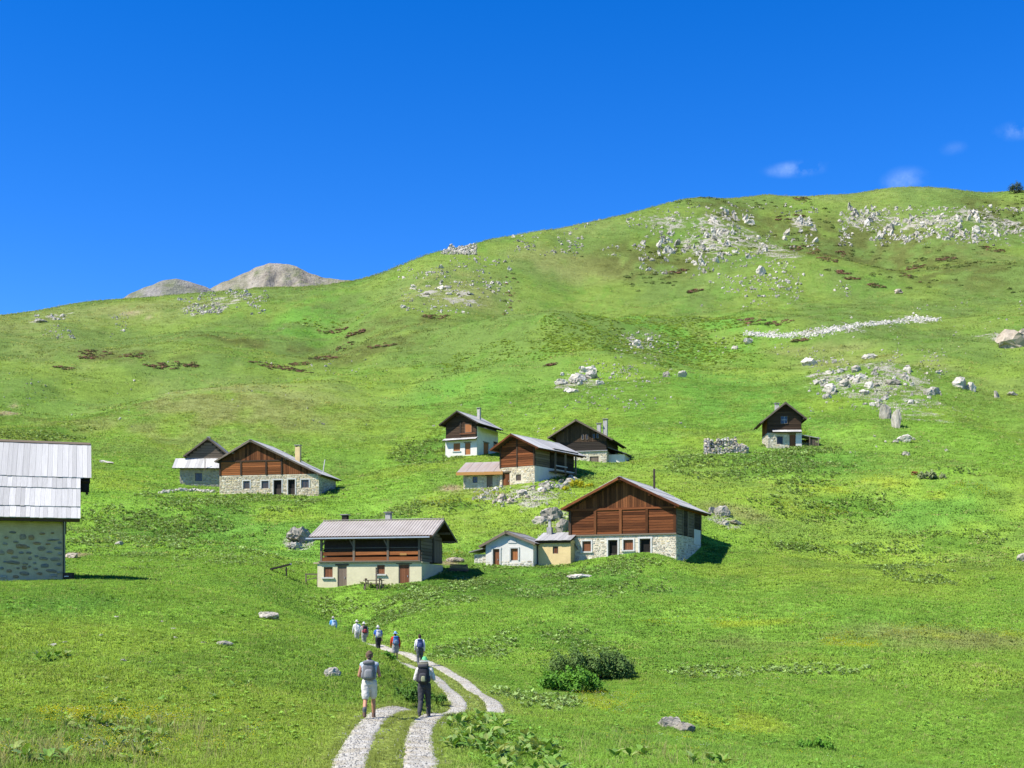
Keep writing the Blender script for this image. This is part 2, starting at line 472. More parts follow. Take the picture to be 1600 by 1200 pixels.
def sward(x, y):
    r = np.hypot(x, y)
    n1 = fbm(x / 26, y / 32, 4, 21); n2 = fbm(x / 5.5, y / 6.5, 4, 31); n3 = fbm(x / 90, y / 120, 3, 41)
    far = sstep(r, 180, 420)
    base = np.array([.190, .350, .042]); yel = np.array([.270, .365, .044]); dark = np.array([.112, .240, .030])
    dry = np.array([.250, .265, .088]); hill = np.array([.134, .194, .048]); moor = np.array([.110, .124, .032]); lush = np.array([.138, .300, .042])
    def lerp(c, d, w): return c * (1 - w[..., None]) + d * w[..., None]
    c = np.broadcast_to(base, np.shape(x) + (3,)).copy()
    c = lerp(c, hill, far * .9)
    c = lerp(c, yel, sstep(n1, .46, .64) * (.55 - .3 * far))
    c = lerp(c, dark, sstep(n2, .50, .68) * .5)
    c = lerp(c, dry, sstep(n3 * .6 + n2 * .4, .52, .66) * (.16 + .3 * far))
    c = lerp(c, lush, blobs_mask(x, y, LUSH) * sstep(n2, .3, .55) * .8)
    c = lerp(c, dry, blobs_mask(x, y, DRY) * sstep(n1 * .5 + n2 * .5, .36, .6) * .75)
    c = lerp(c, moor, blobs_mask(x, y, MOOR) * sstep(n2, .32, .6) * .85)
    c = lerp(c, np.array([.35, .43, .04]), blobs_mask(x, y, YEL) * sstep(fbm(x / 2.5, y / 4, 3, 61), .42, .62) * .6)
    c = lerp(c, dark * .9, blobs_mask(x, y, BEDG) * sstep(fbm(x / 4, y / 5, 3, 95), .40, .56) * .75)
    c = lerp(c, np.array([.40, .32, .20]), blobs_mask(x, y, DIRT) * sstep(n2, .34, .5) * .85)
    off = np.abs(path_offset(x, y))
    c = lerp(c, np.array([.26, .285, .07]), (1 - sstep(off, .5, 2.2)) * .65)
    return c
CRAGS = [blob(*q) for q in ((1040,345,46,18),(1140,365,75,34),(1100,385,50,26),(1210,395,48,26),(1250,345,30,16),(1370,342,60,16),(1450,345,70,16),(1550,345,80,18),(1330,345,30,14),(720,388,32,8),(700,465,80,16),(350,472,66,16),(76,498,34,8),(903,597,44,24),(1000,541,30,14),(1370,598,110,44),(1320,590,50,30),(1390,640,30,26),(1580,528,40,22),(470,848,32,20),(862,812,36,24),(830,770,70,22),(1135,815,40,16),(760,772,36,12),(1195,523,30,4),(1265,521,34,7),(1330,511,34,5),(1390,504,26,3),(1435,499,32,6))]
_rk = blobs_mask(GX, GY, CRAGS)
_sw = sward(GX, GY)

nr, ncol = GX.shape
V = np.stack([GX.ravel(), GY.ravel(), GZ.ravel()], 1)
V = np.vstack([V, [[0, 0, float(GZ[0].mean())]]])
ii, jj = np.meshgrid(np.arange(nr - 1), np.arange(ncol - 1), indexing='ij')
a = (ii * ncol + jj).ravel()
quads = np.stack([a, a + ncol, a + ncol + 1, a + 1], 1)
ctr = len(V) - 1
tris = np.stack([np.full(ncol - 1, ctr), np.arange(ncol - 1), np.arange(1, ncol)], 1)
me = bpy.data.meshes.new('ground')
me.vertices.add(len(V)); me.vertices.foreach_set('co', V.ravel())
nl = quads.size + tris.size
me.loops.add(nl); me.loops.foreach_set('vertex_index', np.concatenate([quads.ravel(), tris.ravel()]))
me.polygons.add(len(quads) + len(tris))
me.polygons.foreach_set('loop_start', np.concatenate([np.arange(len(quads)) * 4, quads.size + np.arange(len(tris)) * 3]))
me.update(calc_edges=True)
me.polygons.foreach_set('use_smooth', np.ones(len(me.polygons), bool))
ca = me.color_attributes.new('sward', 'FLOAT_COLOR', 'POINT')
cc = np.ones((len(V), 4)); cc[:-1, :3] = _sw.reshape(-1, 3); cc[-1, :3] = _sw[0, 0]; cc[:-1, 3] = _rk.ravel()
ca.data.foreach_set('color', cc.ravel())

def ground_material():
    m, nt = new_mat('meadow')
    a = _n(nt, 'ShaderNodeAttribute'); a.attribute_name = 'sward'
    v = texco(nt)
    f1 = noise(nt, v, .9, 5, .72)        # tussocks of about a metre
    f2 = noise(nt, v, .22, 3, .65)
    f3 = noise(nt, v, 5.0, 2, .7)
    col = a.outputs['Color']
    col = vscale(nt, col, mrange(nt, f1, .28, .72, .76, 1.22))
    col = vscale(nt, col, mrange(nt, f2, .3, .7, .86, 1.13))
    col = vscale(nt, col, mrange(nt, f3, .3, .7, .85, 1.15))
    col = mix(nt, col, (.27, .26, .10), mrange(nt, noise(nt, v, .55, 4, .75), .60, .74, 0, .55))
    # bare rock and scree breaking through the sward of the crags
    rn = noise(nt, vmul(nt, v, (1, .6, 1)), .16, 6, .72)
    ms = _n(nt, 'ShaderNodeMath', operation='MULTIPLY_ADD'); ms.inputs[1].default_value = .23; nt.links.new(a.outputs['Alpha'], ms.inputs[0]); nt.links.new(rn, ms.inputs[2])
    rf = mrange(nt, ms.outputs[0], .695, .775, 0, .92)
    rock = ramp(nt, noise(nt, v, .7, 5, .7), [(.3, (.27, .245, .19)), (.65, (.50, .465, .385))])
    col = mix(nt, col, rock, rf)
    add = _n(nt, 'ShaderNodeMath', operation='ADD'); nt.links.new(f1, add.inputs[0]); nt.links.new(f3, add.inputs[1])
    bsdf(nt, col, 1.0, .05, add.outputs[0], .9, .35)
    return m
me.materials.append(ground_material())
ground = tag(obj('ground', me), 'green alpine meadow rising to a rocky hill', kind='structure')

# ---- far peaks behind the shoulder
def peak(name, label, prof, Y, seed, c1, c2, depth=420):
    us = np.array([p[0] for p in prof], float); vv = np.array([p[1] for p in prof], float)
    n = 150; m = 46
    uu = np.linspace(us[0], us[-1], n)
    top = np.interp(uu, us, vv)
    VV = []; 
    for j in range(m):
        t = j / (m - 1)                       # 0 crest .. 1 foot, towards the viewer
        for i in range(n):
            yy = Y - t * depth
            X = (uu[i] - U0) / FPX * Y
            z = (V0 - top[i]) / FPX * Y - t * depth * .95
            rib = float(fbm(X / 60, t * depth / 60, 3, seed))
            rib2 = float(vnoise(X / 11 + t * 9, t * depth / 16, seed + 4))
            k = min(1, t * 7)
            z += k * ((rib - .5) * 40 + (rib2 - .5) * 17) + (float(vnoise(X / 12, 3.3, seed + 8)) - .5) * 3
            VV.append((X, yy, z))
    Fc = [(j * n + i, (j + 1) * n + i, (j + 1) * n + i + 1, j * n + i + 1) for j in range(m - 1) for i in range(n - 1)]
    base = len(VV)
    for i in range(n):                        # back side
        x, y, z = VV[i]; VV.append((x, y + depth, z - depth * .8))
    Fc += [(i, i + 1, base + i + 1, base + i) for i in range(n - 1)]
    mt, nt = new_mat(name + '_rock')
    v = texco(nt)
    g = noise(nt, v, .03, 6, .65); f = noise(nt, v, .16, 5, .7)
    col = ramp(nt, g, [(.32, c1), (.62, c2)])
    geo = _n(nt, 'ShaderNodeNewGeometry'); sep = _n(nt, 'ShaderNodeSeparateXYZ'); nt.links.new(geo.outputs['Normal'], sep.inputs[0])
    flat = mrange(nt, sep.outputs['Z'], .60, .78, 0, .85)
    mm = _n(nt, 'ShaderNodeMath', operation='MULTIPLY'); nt.links.new(flat, mm.inputs[0]); nt.links.new(mrange(nt, noise(nt, v, .022, 5, .6), .42, .58, 0, 1), mm.inputs[1])
    col = mix(nt, col, (.115, .15, .045), mm.outputs[0])
    col = vscale(nt, col, mrange(nt, f, .25, .75, .7, 1.2))
    bsdf(nt, col, 1, .05, f, 1, 5)
    tag(obj(name, mesh_from(name, VV, Fc, mt)), label, kind='structure')
peak('mountain', 'grey rocky summit dome behind the green shoulder', [(270,480),(330,450),(370,431),(400,418),(420,412),(440,411),(462,416),(490,429),(510,435),(545,437),(600,450)], 2300, 3, (.20,.175,.135), (.36,.325,.26))
peak('mountain', 'smaller darker grey cliff left of the summit dome', [(150,490),(196,463),(225,449),(255,438),(275,435),(296,440),(322,448),(360,470)], 2100, 12, (.18,.17,.15), (.31,.295,.26))

# ---- gravel tracks laid on the ground
def gravel_material():
    m, nt = new_mat('gravel')
    v = texco(nt)
    vo = _n(nt, 'ShaderNodeTexVoronoi'); vo.inputs['Scale'].default_value = 20; nt.links.new(v, vo.inputs['Vector'])
    g = noise(nt, v, 2.2, 5, .6)
    col = ramp(nt, vo.outputs['Color'], [(0, (.30, .285, .235)), (1, (.57, .545, .465))])
    col = mix(nt, col, (.33, .29, .20), mrange(nt, g, .44, .62, 0, .85))
    bsdf(nt, col, .95, .15, vo.outputs['Distance'], .7, .03)
    return m
GRAVEL = gravel_material()
def track(side, label):
    VV = []; Fc = []; K = 9
    Q = catmull(PW, 60); T = np.gradient(Q, axis=0); T /= np.linalg.norm(T, axis=1)[:, None]; Nn = np.stack([T[:, 1], -T[:, 0]], 1)
    for k in range(len(Q)):
        s = k * .13
        wl = .37 + .20 * (float(fbm(s * .17, 1.3, 3, 60 + side)) - .5) + random.uniform(-.035, .035)
        wr = .37 + .20 * (float(fbm(s * .17, 5.3, 3, 70 + side)) - .5) + random.uniform(-.035, .035)
        for q in range(K):
            t = q / (K - 1)
            o = side * .64 - wl + (wl + wr) * t
            x, y = Q[k] + Nn[k] * o
            e = min(t, 1 - t)
            VV.append((x, y, hz(x, y) + (.022 if e > .01 else -.06)))
    for k in range(len(Q) - 1):
        for q in range(K - 1):
            a = k * K + q
            Fc.append((a, a + 1, a + K + 1, a + K))
    return tag(obj('gravel_track', mesh_from('gravel_track', VV, Fc, GRAVEL, True)), label, kind='structure')
track(-1, 'left pale gravel wheel track of the path')
track(1, 'right pale gravel wheel track of the path')
# ------------------------------------------------------------------ building kit
M_SILVER = wood('silvered_board', (.32,.31,.285), (.53,.515,.475), 'z', .32)
M_SILVER_X = wood('silvered_batten', (.24,.235,.235), (.42,.41,.40), 'x', .3)
M_ROOFGREY = wood('grey_roof_board', (.20,.195,.185), (.36,.35,.335), 'z', .45, stain=(.27,.25,.21))
M_ROOFDARK = wood('dark_roof_board', (.075,.07,.065), (.17,.16,.15), 'z', .4)
M_DARK_X = wood('dark_log', (.028,.018,.012), (.085,.052,.032), 'x', .6)
M_DARK_Z = wood('dark_board', (.028,.018,.012), (.10,.062,.038), 'z', .7)
M_RED_X = wood('red_larch_log', (.04,.012,.006), (.235,.080,.026), 'x', .95, stain=(.03,.012,.008))
M_RED_Z = wood('red_larch_board', (.04,.014,.007), (.25,.092,.031), 'z', .85, stain=(.03,.016,.011))
M_ORANGE_X = wood('orange_larch_log', (.14,.045,.014), (.36,.13,.042), 'x', .7, stain=(.07,.028,.013))
M_BLACK_X = wood('blackened_log', (.016,.013,.011), (.055,.043,.034), 'x', .7)
M_BLACK_Z = wood('blackened_board', (.020,.016,.013), (.075,.06,.048), 'z', .7)
M_GREYW_X = wood('grey_log', (.085,.064,.045), (.21,.165,.12), 'x', .5)
M_GREYW_Z = wood('grey_board', (.085,.064,.045), (.22,.17,.125), 'z', .5)
M_FRESH = wood('fresh_plank', (.34,.155,.045), (.52,.27,.09), 'x', .3)
M_SHUT = wood('brown_shutter_board', (.12,.045,.022), (.23,.095,.045), 'z', .3)
M_SHUT2 = wood('orange_shutter_board', (.27,.10,.04), (.38,.155,.06), 'z', .2)
M_DOORG = wood('grey_brown_door_board', (.13,.095,.07), (.23,.17,.125), 'z', .25)
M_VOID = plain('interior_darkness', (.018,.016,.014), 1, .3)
M_WHITEW = plain('whitewash', (.64,.61,.54), .95, .12, 1.2, bump=.3)
M_CREAM = plain('cream_plaster', (.62,.55,.35), .95, .13, .9, bump=.25)
M_OCHRE = plain('ochre_plaster', (.64,.49,.24), .95, .18, 1.3, bump=.3)
M_MORTAR = plain('lime_mortar', (.54,.48,.36), 1, .3, 2.2, bump=.5, c2=(.44,.37,.24))
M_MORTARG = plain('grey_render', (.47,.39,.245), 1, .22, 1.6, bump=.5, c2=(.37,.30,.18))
M_PALEM = plain('pale_mortar', (.62,.555,.43), 1, .25, 2.0, bump=.5, c2=(.52,.45,.32))
M_STONEATT = attr_mat('wall_stone', 'scol', scale=5)
M_ZINC = plain('zinc', (.50,.50,.50), .45, .15, 2, .5, .6, .05)
M_CHIM = plain('chimney_render', (.44,.42,.37), 1, .3, 3)
M_STONECAP = stone_mat('cap_stone', (.20,.19,.17), (.34,.33,.30))
M_LINTEL = plain('white_surround', (.56,.55,.50), .95, .2, 3)
M_GLASS, _nt = new_mat('window_glass'); bsdf(_nt, (.02,.025,.03), .08, .6)

class Fr:
    """a wall or roof plane: origin, right along it, up along it; normal looks outwards"""
    def __init__(s, o, ax, az):
        s.o = Vector(o); s.ax = Vector(ax).normalized(); s.az = Vector(az).normalized(); s.an = s.ax.cross(s.az)
    def p(s, x, z, out=0.0): return s.o + s.ax * x + s.az * z + s.an * out
    def M(s, x, z, out, sx, sz, sy, roll=0.0):
        ax, az = s.ax, s.az
        if roll:
            c, n = math.cos(roll), math.sin(roll)
            ax, az = ax * c + az * n, az * c - ax * n
        m = Matrix.Identity(4); ny = -s.an
        for k in range(3):
            m[k][0] = ax[k] * sx; m[k][1] = ny[k] * sy; m[k][2] = az[k] * sz
        c = s.p(x, z, out)
        m[0][3], m[1][3], m[2][3] = c
        return m

_ub = {}
def unit_box(mat, var):
    k = (mat.name, var)
    if k not in _ub:
        rr = random.Random(var * 13 + 1); j = .5 if var >= 0 else 0
        V = []
        for x in (-.5, .5):
            for y in (-.5, .5):
                for z in (-.5, .5):
                    V.append((x + j * rr.uniform(-.012, .012), y + j * rr.uniform(-.08, .08), z + j * rr.uniform(-.012, .012)))
        Fc = [(0,1,3,2),(4,6,7,5),(0,4,5,1),(2,3,7,6),(0,2,6,4),(1,5,7,3)]
        _ub[k] = mesh_from(mat.name, V, Fc, mat)
    return _ub[k]
def board(name, parent, fr, x, z, out, sx, sz, sy, mat, var=None, roll=0.0):
    """box centred at (x, z) of a plane; its inner face at 'out'"""
    if var is None: var = random.randrange(6)
    return obj(name, unit_box(mat, var), parent, fr.M(x, z, out + sy / 2, sx, sz, sy, roll))

def boxes(name, parent, mat, L):
    """several boxes of one part: list of (frame, x0, x1, z0, z1, out0, out1)"""
    V = []; Fc = []
    for fr, x0, x1, z0, z1, o0, o1 in L:
        b = len(V)
        for x in (x0, x1):
            for o in (o1, o0):
                for z in (z0, z1): V.append(fr.p(x, z, o))
        Fc += [tuple(b + i for i in f) for f in ((0,1,3,2),(4,6,7,5),(0,4,5,1),(2,3,7,6),(0,2,6,4),(1,5,7,3))]
    return obj(name, mesh_from(name, V, Fc, mat), parent)

def wall_panel(name, parent, fr, W, z0, z1, ops, mat, depth=.28):
    """a wall face with true openings and their reveals, closed by a dark back plane"""
    xs = sorted({0.0, W} | {o[0] for o in ops} | {o[1] for o in ops})
    zs = sorted({z0, z1} | {o[2] for o in ops} | {o[3] for o in ops})
    V = []; Fc = []; mi = []
    def quad(a, b, c, d, m=0):
        k = len(V); V.extend((a, b, c, d)); Fc.append((k, k + 1, k + 2, k + 3)); mi.append(m)
    def inside(x, z): return any(o[0] < x < o[1] and o[2] < z < o[3] for o in ops)
    for i in range(len(xs) - 1):
        for j in range(len(zs) - 1):
            if not inside((xs[i] + xs[i + 1]) / 2, (zs[j] + zs[j + 1]) / 2):
                quad(fr.p(xs[i], zs[j]), fr.p(xs[i + 1], zs[j]), fr.p(xs[i + 1], zs[j + 1]), fr.p(xs[i], zs[j + 1]))
    for x0, x1, a, b in [o[:4] for o in ops]:
        d = -depth
        quad(fr.p(x0, a), fr.p(x0, b), fr.p(x0, b, d), fr.p(x0, a, d)); quad(fr.p(x1, a), fr.p(x1, a, d), fr.p(x1, b, d), fr.p(x1, b))
        quad(fr.p(x0, b), fr.p(x1, b), fr.p(x1, b, d), fr.p(x0, b, d)); quad(fr.p(x0, a), fr.p(x0, a, d), fr.p(x1, a, d), fr.p(x1, a))
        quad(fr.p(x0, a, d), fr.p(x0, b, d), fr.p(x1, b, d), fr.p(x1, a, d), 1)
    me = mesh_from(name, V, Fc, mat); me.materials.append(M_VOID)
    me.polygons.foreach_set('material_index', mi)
    return obj(name, me, parent)

PAL_WARM = [(.56,.47,.30),(.60,.54,.40),(.45,.37,.25),(.52,.42,.24),(.62,.56,.43),(.38,.31,.21),(.58,.49,.34)]
PAL_PALE = [(.58,.53,.42),(.64,.59,.49),(.46,.41,.31),(.54,.48,.36),(.38,.33,.25)]
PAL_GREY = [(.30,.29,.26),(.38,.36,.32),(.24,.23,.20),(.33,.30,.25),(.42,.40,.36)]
def masonry(parent, fr, x0, x1, z0, z1, ops, sw, sh, pal, seed, proud=.05, gap=.025):
    """rubble facing: every stone a bulged block of its own, one part because the stones are a few pixels each"""
    rr = random.Random(seed); V = []; Fc = []; C = []
    z = z0
    while z < z1 - .05:
        h = min(sh * rr.uniform(.65, 1.35), z1 - z)
        x = x0 - rr.uniform(0, sw * .5)
        while x < x1:
            w = sw * rr.uniform(.55, 1.6)
            a, b = max(x, x0), min(x + w, x1)
            cz = z + h / 2; cx = (a + b) / 2
            x += w
            if b - a < .06: continue
            if any(o[0] - .04 < b and o[1] + .04 > a and o[2] - .02 < z + h and o[3] + .04 > z for o in ops): continue
            k = len(V); g = gap * rr.uniform(.5, 1.4); pr = proud * rr.uniform(.4, 1.3); n = 8
            for q in range(n):
                t = 2 * math.pi * (q + .5) / n
                cxo = math.copysign(min(1, abs(math.cos(t)) * 1.28), math.cos(t)); czo = math.copysign(min(1, abs(math.sin(t)) * 1.28), math.sin(t))
                jx = rr.uniform(.86, 1.0); jz = rr.uniform(.84, 1.0)
                ex = max(.02, (b - a) / 2 - g) * cxo * jx; ez = max(.02, h / 2 - g) * czo * jz
                V.append(fr.p(cx + ex, cz + ez, -.01)); V.append(fr.p(cx + ex * .86, cz + ez * .84, pr))
            for q in range(n):
                p, r2 = k + 2 * q, k + 2 * ((q + 1) % n)
                Fc.append((p, r2, r2 + 1, p + 1))
            Fc.append(tuple(k + 2 * q + 1 for q in range(n)))
            c = rr.choice(pal); f = rr.uniform(.78, 1.18)
            C += [(c[0] * f, c[1] * f, c[2] * f)] * (n + 1)
        z += h
    me = mesh_from('masonry', V, Fc, M_STONEATT)
    ca = me.color_attributes.new('scol', 'FLOAT_COLOR', 'CORNER')
    col = []
    for pi, p in enumerate(me.polygons): col += [(*C[pi], 1)] * p.loop_total
    ca.data.foreach_set('color', np.array(col, dtype=np.float32).ravel())
    o = obj('masonry', me, parent); o['kind'] = 'stuff'
    return o

class House:
    def __init__(s, name, label, cat, corner, rz, W, D, group=None, right=False):
        """corner: survey mark (u, v, distance) of the front left (or right) foot of the gable front"""
        s.rz = R(rz); s.W = W; s.D = D
        c, n = math.cos(s.rz), math.sin(s.rz)
        s.X = Vector((c, n, 0)); s.Y = Vector((-n, c, 0))
        s.loc = P(*corner) + s.X * (W / 2) * (-1 if right else 1)
        s._mk(name, label, cat, group)
    def _mk(s, name, label, cat, group):
        s.root = bpy.data.objects.new(name, None); COL.objects.link(s.root)
        s.root.empty_display_size = .5
        s.root.location = s.loc; s.root.rotation_euler = (0, 0, s.rz)
        tag(s.root, label, cat, group)
        W, D = s.W, s.D
        s.front = Fr((-W/2, 0, 0), (1,0,0), (0,0,1)); s.right = Fr((W/2, 0, 0), (0,1,0), (0,0,1))
        s.back = Fr((W/2, D, 0), (-1,0,0), (0,0,1)); s.left = Fr((-W/2, D, 0), (0,-1,0), (0,0,1))
        FOOT.append((s.loc.copy(), s.rz, W, D))
    def at(s, u, v, fr=None, out=0.0):
        """wall coordinates of a survey mark on a wall plane"""
        fr = fr or s.front
        d = Vector(((u - U0) / FPX, 1, (V0 - v) / FPX))
        def loc(p): q = p - s.loc; return Vector((q.dot(s.X), q.dot(s.Y), q.z))
        o = loc(Vector((0, 0, 0))); e = loc(d) - o
        t = ((fr.p(0, 0, out)) - o).dot(fr.an) / e.dot(fr.an)
        p = o + e * t - fr.o
        return p.dot(fr.ax), p.dot(fr.az)
    def rect(s, u0, v0, u1, v1, fr=None):
        um = (u0 + u1) / 2; vm = (v0 + v1) / 2
        a = s.at(u0, vm, fr)[0]; b = s.at(u1, vm, fr)[0]; z1 = s.at(um, v0, fr)[1]; z0 = s.at(um, v1, fr)[1]
        return (a, b, z0, z1)
FOOT = []

def window(h, fr, op, kind='shutter', mat=None, sill=True, recess=.12, label=None, surround=None):
    x0, x1, z0, z1 = op; w = x1 - x0; hh = z1 - z0; t = .07
    wd = boxes('window', h.root, M_DOORG if kind != 'glass' else M_GREYW_Z, [(fr, x0, x1, z0, z0 + t, -recess - .06, -recess + .03), (fr, x0, x1, z1 - t, z1, -recess - .06, -recess + .03),
               (fr, x0, x0 + t, z0 + t, z1 - t, -recess - .06, -recess + .03), (fr, x1 - t, x1, z0 + t, z1 - t, -recess - .06, -recess + .03)])
    if label: wd['label'] = label
    if kind == 'shutter':
        n = max(3, int(w / .22)); bw = (w - 2 * t) / n
        for k in range(n): board('shutter_board', wd, fr, x0 + t + bw * (k + .5), (z0 + z1) / 2, -recess - .03, bw * .94, hh - 2 * t, .035, mat or M_SHUT)
    else:
        obj('pane', mesh_from('pane', [fr.p(x0 + t, z0 + t, -recess - .03), fr.p(x1 - t, z0 + t, -recess - .03), fr.p(x1 - t, z1 - t, -recess - .03), fr.p(x0 + t, z1 - t, -recess - .03)], [(0,1,2,3)], M_GLASS), wd)
        nb = 4 if kind == 'bars' else 1
        for k in range(nb): board('glazing_bar' if kind == 'glass' else 'window_bar', wd, fr, x0 + t + (w - 2 * t) * (k + 1) / (nb + 1), (z0 + z1) / 2, -recess - .02, .05, hh - 2 * t, .05, mat or M_DOORG)
        if kind == 'glass': board('glazing_bar', wd, fr, (x0 + x1) / 2, (z0 + z1) / 2, -recess - .015, w - 2 * t, .045, .05, mat or M_DOORG)
    if sill: board('sill', wd, fr, (x0 + x1) / 2, z0 - .06, .0, w + .35, .12, .16, M_LINTEL)
    if surround:
        s_ = .14
        boxes('surround', wd, surround, [(fr, x0 - s_, x0, z0 - .0, z1 + s_, -.02, .07), (fr, x1, x1 + s_, z0 - .0, z1 + s_, -.02, .07), (fr, x0, x1, z1, z1 + s_, -.02, .066)])
    return wd
def door(h, fr, op, mat=None, open_=False, recess=.14, label=None, surround=None):
    x0, x1, z0, z1 = op; w = x1 - x0; t = .09
    d = boxes('door', h.root, M_DOORG, [(fr, x0, x0 + t, z0, z1, -recess - .06, -recess + .05), (fr, x1 - t, x1, z0, z1, -recess - .06, -recess + .05), (fr, x0 + t, x1 - t, z1 - t, z1, -recess - .06, -recess + .05)])
    if label: d['label'] = label
    if open_:
        # leaf swung inwards, a half door left standing at the foot
        n = 4; bw = (w - 2 * t) / n
        for k in range(n): board('door_board', d, fr, x0 + t + bw * (k + .5), z0 + (z1 - z0) * .22, -recess - .10, bw * .95, (z1 - z0) * .42, .04, mat or M_BLACK_Z)
    else:
        n = max(3, int(w / .2)); bw = (w - 2 * t) / n
        for k in range(n): board('door_board', d, fr, x0 + t + bw * (k + .5), (z0 + z1 - t) / 2, -recess - .03, bw * .95, z1 - z0 - t, .045, mat or M_SHUT)
        board('handle', d, fr, x1 - t - .12, z0 + (z1 - z0) * .48, -recess + .02, .035, .16, .05, M_ZINC)
    board('lintel', d, fr, (x0 + x1) / 2, z1 + .09, .0, w + .4, .17, .06, M_LINTEL if surround else M_GREYW_X)
    if surround:
        s_ = .14
        boxes('surround', d, surround, [(fr, x0 - s_, x0, z0, z1, -.02, .07), (fr, x1, x1 + s_, z0, z1, -.02, .07)])
    return d

def prism(name, parent, poly, y0, y1, mat):
    """gable outline (x, z) pushed back from y0 to y1"""
    n = len(poly)
    V = [(x, y0, z) for x, z in poly] + [(x, y1, z) for x, z in poly]
    Fc = [tuple(range(n)), tuple(reversed(range(n, 2 * n)))] + [(i, i + n, (i + 1) % n + n, (i + 1) % n) for i in range(n)]
    return obj(name, mesh_from(name, V, Fc, mat), parent)

def gable_roof(h, apex, el, er, y0, y1, th=.13, mat=M_ROOFGREY, under=M_DARK_X, courses=((0, .36), (.34, .68), (.66, 1.0)), pw=.5, barge=M_GREYW_X, sides='lr',
               purlins=(0, .5, 1), purlin_mat=None, rafters=False, ridge=True):
    """two slopes: carrying slab, overlapping courses of boards, ridge boards, barge boards and purlin ends"""
    ax, az = apex; V = []; Fc = []
    for y in (y0, y1):
        for (x, z) in (el, apex, er): V.append((x, y, z))
        for (x, z) in (el, apex, er): V.append((x, y, z - th))
    Fc = [(0,1,7,6),(1,2,8,7),(3,9,10,4),(4,10,11,5),(0,3,4,1),(1,4,5,2),(6,7,10,9),(7,8,11,10),(0,6,9,3),(2,5,11,8)]
    roof = obj('roof', mesh_from('roof', V, Fc, under), h.root)
    L = y1 - y0
    for sd, (ex, ez) in (('l', el), ('r', er)):
        sl = math.hypot(ax - ex, az - ez)
        if sd == 'r': fr = Fr((ex, y0, ez), (0, 1, 0), (ax - ex, 0, az - ez))
        else: fr = Fr((ex, y1, ez), (0, -1, 0), (ax - ex, 0, az - ez))
        if sd in sides:
            for ci, (t0, t1) in enumerate(courses):
                x = 0
                n = max(1, round(L / pw)); w = L / n
                for k in range(n):
                    dz = random.uniform(-.05, .03)
                    board('roof_board', roof, fr, (k + .5) * w, sl * (t0 + t1) / 2 + dz / 2 - (.05 if ci == 0 else 0), .012 + .03 * ci + random.uniform(0, .012), w * .965, sl * (t1 - t0) + abs(dz), .032, mat)
        for yy in ((.0, L) if barge else ()):
            front = (yy == 0) == (sd == 'r')
            board('barge_board', roof, fr, -.03 if yy == 0 else L + .03, sl / 2, -th - .05, .055, sl + .06, th + .10, barge, -1)
        for t in purlins:
            px, pz = ex + (ax - ex) * t, ez + (az - ez) * t
            if t == 1 and sd == 'l': continue
            if t == 0: px += math.copysign(.45, ax - ex); pz += .45 * (az - ez) / abs(ax - ex)
            f2 = Fr((px, y0 + .08, pz - th - .16), (1,0,0), (0,0,1))
            board('purlin', roof, f2, 0, 0, -L + .16, .2, .22, L - .16, purlin_mat or barge or under, -1)
    if ridge and mat:
        for sd, (ex, ez) in (('l', el), ('r', er)):
            if sd == 'r': fr = Fr((ax, y0, az), (0, 1, 0), (ax - ex, 0, az - ez))
            else: fr = Fr((ax, y1, az), (0, -1, 0), (ax - ex, 0, az - ez))
            board('ridge_board', roof, fr, L / 2, -.09, .012 + .03 * len(courses), L, .24, .03, M_SILVER_X if mat is M_SILVER else M_GREYW_X)
    return roof

def pent_roof(h, fr, x0, x1, zlow, zhigh, out0, out1, th=.12, mat=M_ROOFGREY, pw=.5, fascia=None, under=M_DARK_X):
    """single slope in front of a wall: high edge at out0, low edge at out1"""
    a, b = fr.p(x0, zlow, out1), fr.p(x1, zlow, out1)
    up = fr.p(x0, zhigh, out0) - a
    f2 = Fr(a, fr.ax, up); sl = up.length; w = x1 - x0
    roof = boxes('lean_to_roof', h.root, under, [(f2, 0, w, 0, sl, -th, 0)])
    n = max(2, round(w / pw)); bw = w / n
    for k in range(n): board('roof_board', roof, f2, (k + .5) * bw, sl / 2 - .04, .008 + random.uniform(0, .015), bw * .97, sl + .06, .035, mat)
    if fascia:
        board('fascia', roof, Fr(a, fr.ax, (0,0,1)), w / 2, -.16, .04, w + .1, .42, .05, fascia, -1)
    return roof

def chimney(h, x, y, z0, z1, w=.6, d=.6, mat=M_CHIM, cap=True, legs=True):
    f = Fr((x, y, 0), (1,0,0), (0,0,1))
    c = boxes('chimney', h.root, mat, [(f, -w/2, w/2, z0, z1, -d/2, d/2)])
    if cap:
        boxes('cap_leg', c, mat, [(f, sx * w/2 - .09 * (sx > 0), sx * w/2 + .09 * (sx < 0), z1, z1 + .22, -d/2, d/2) for sx in (-1, 1)])
        boxes('cap_slab', c, M_STONECAP, [(f, -w/2 - .12, w/2 + .12, z1 + .222, z1 + .31, -d/2 - .12, d/2 + .12)])
    return c

def roof_z(apex, el, er, x):
    if x <= apex[0]: return el[1] + (apex[1] - el[1]) * (x - el[0]) / (apex[0] - el[0])
    return er[1] + (apex[1] - er[1]) * (er[0] - x) / (er[0] - apex[0])

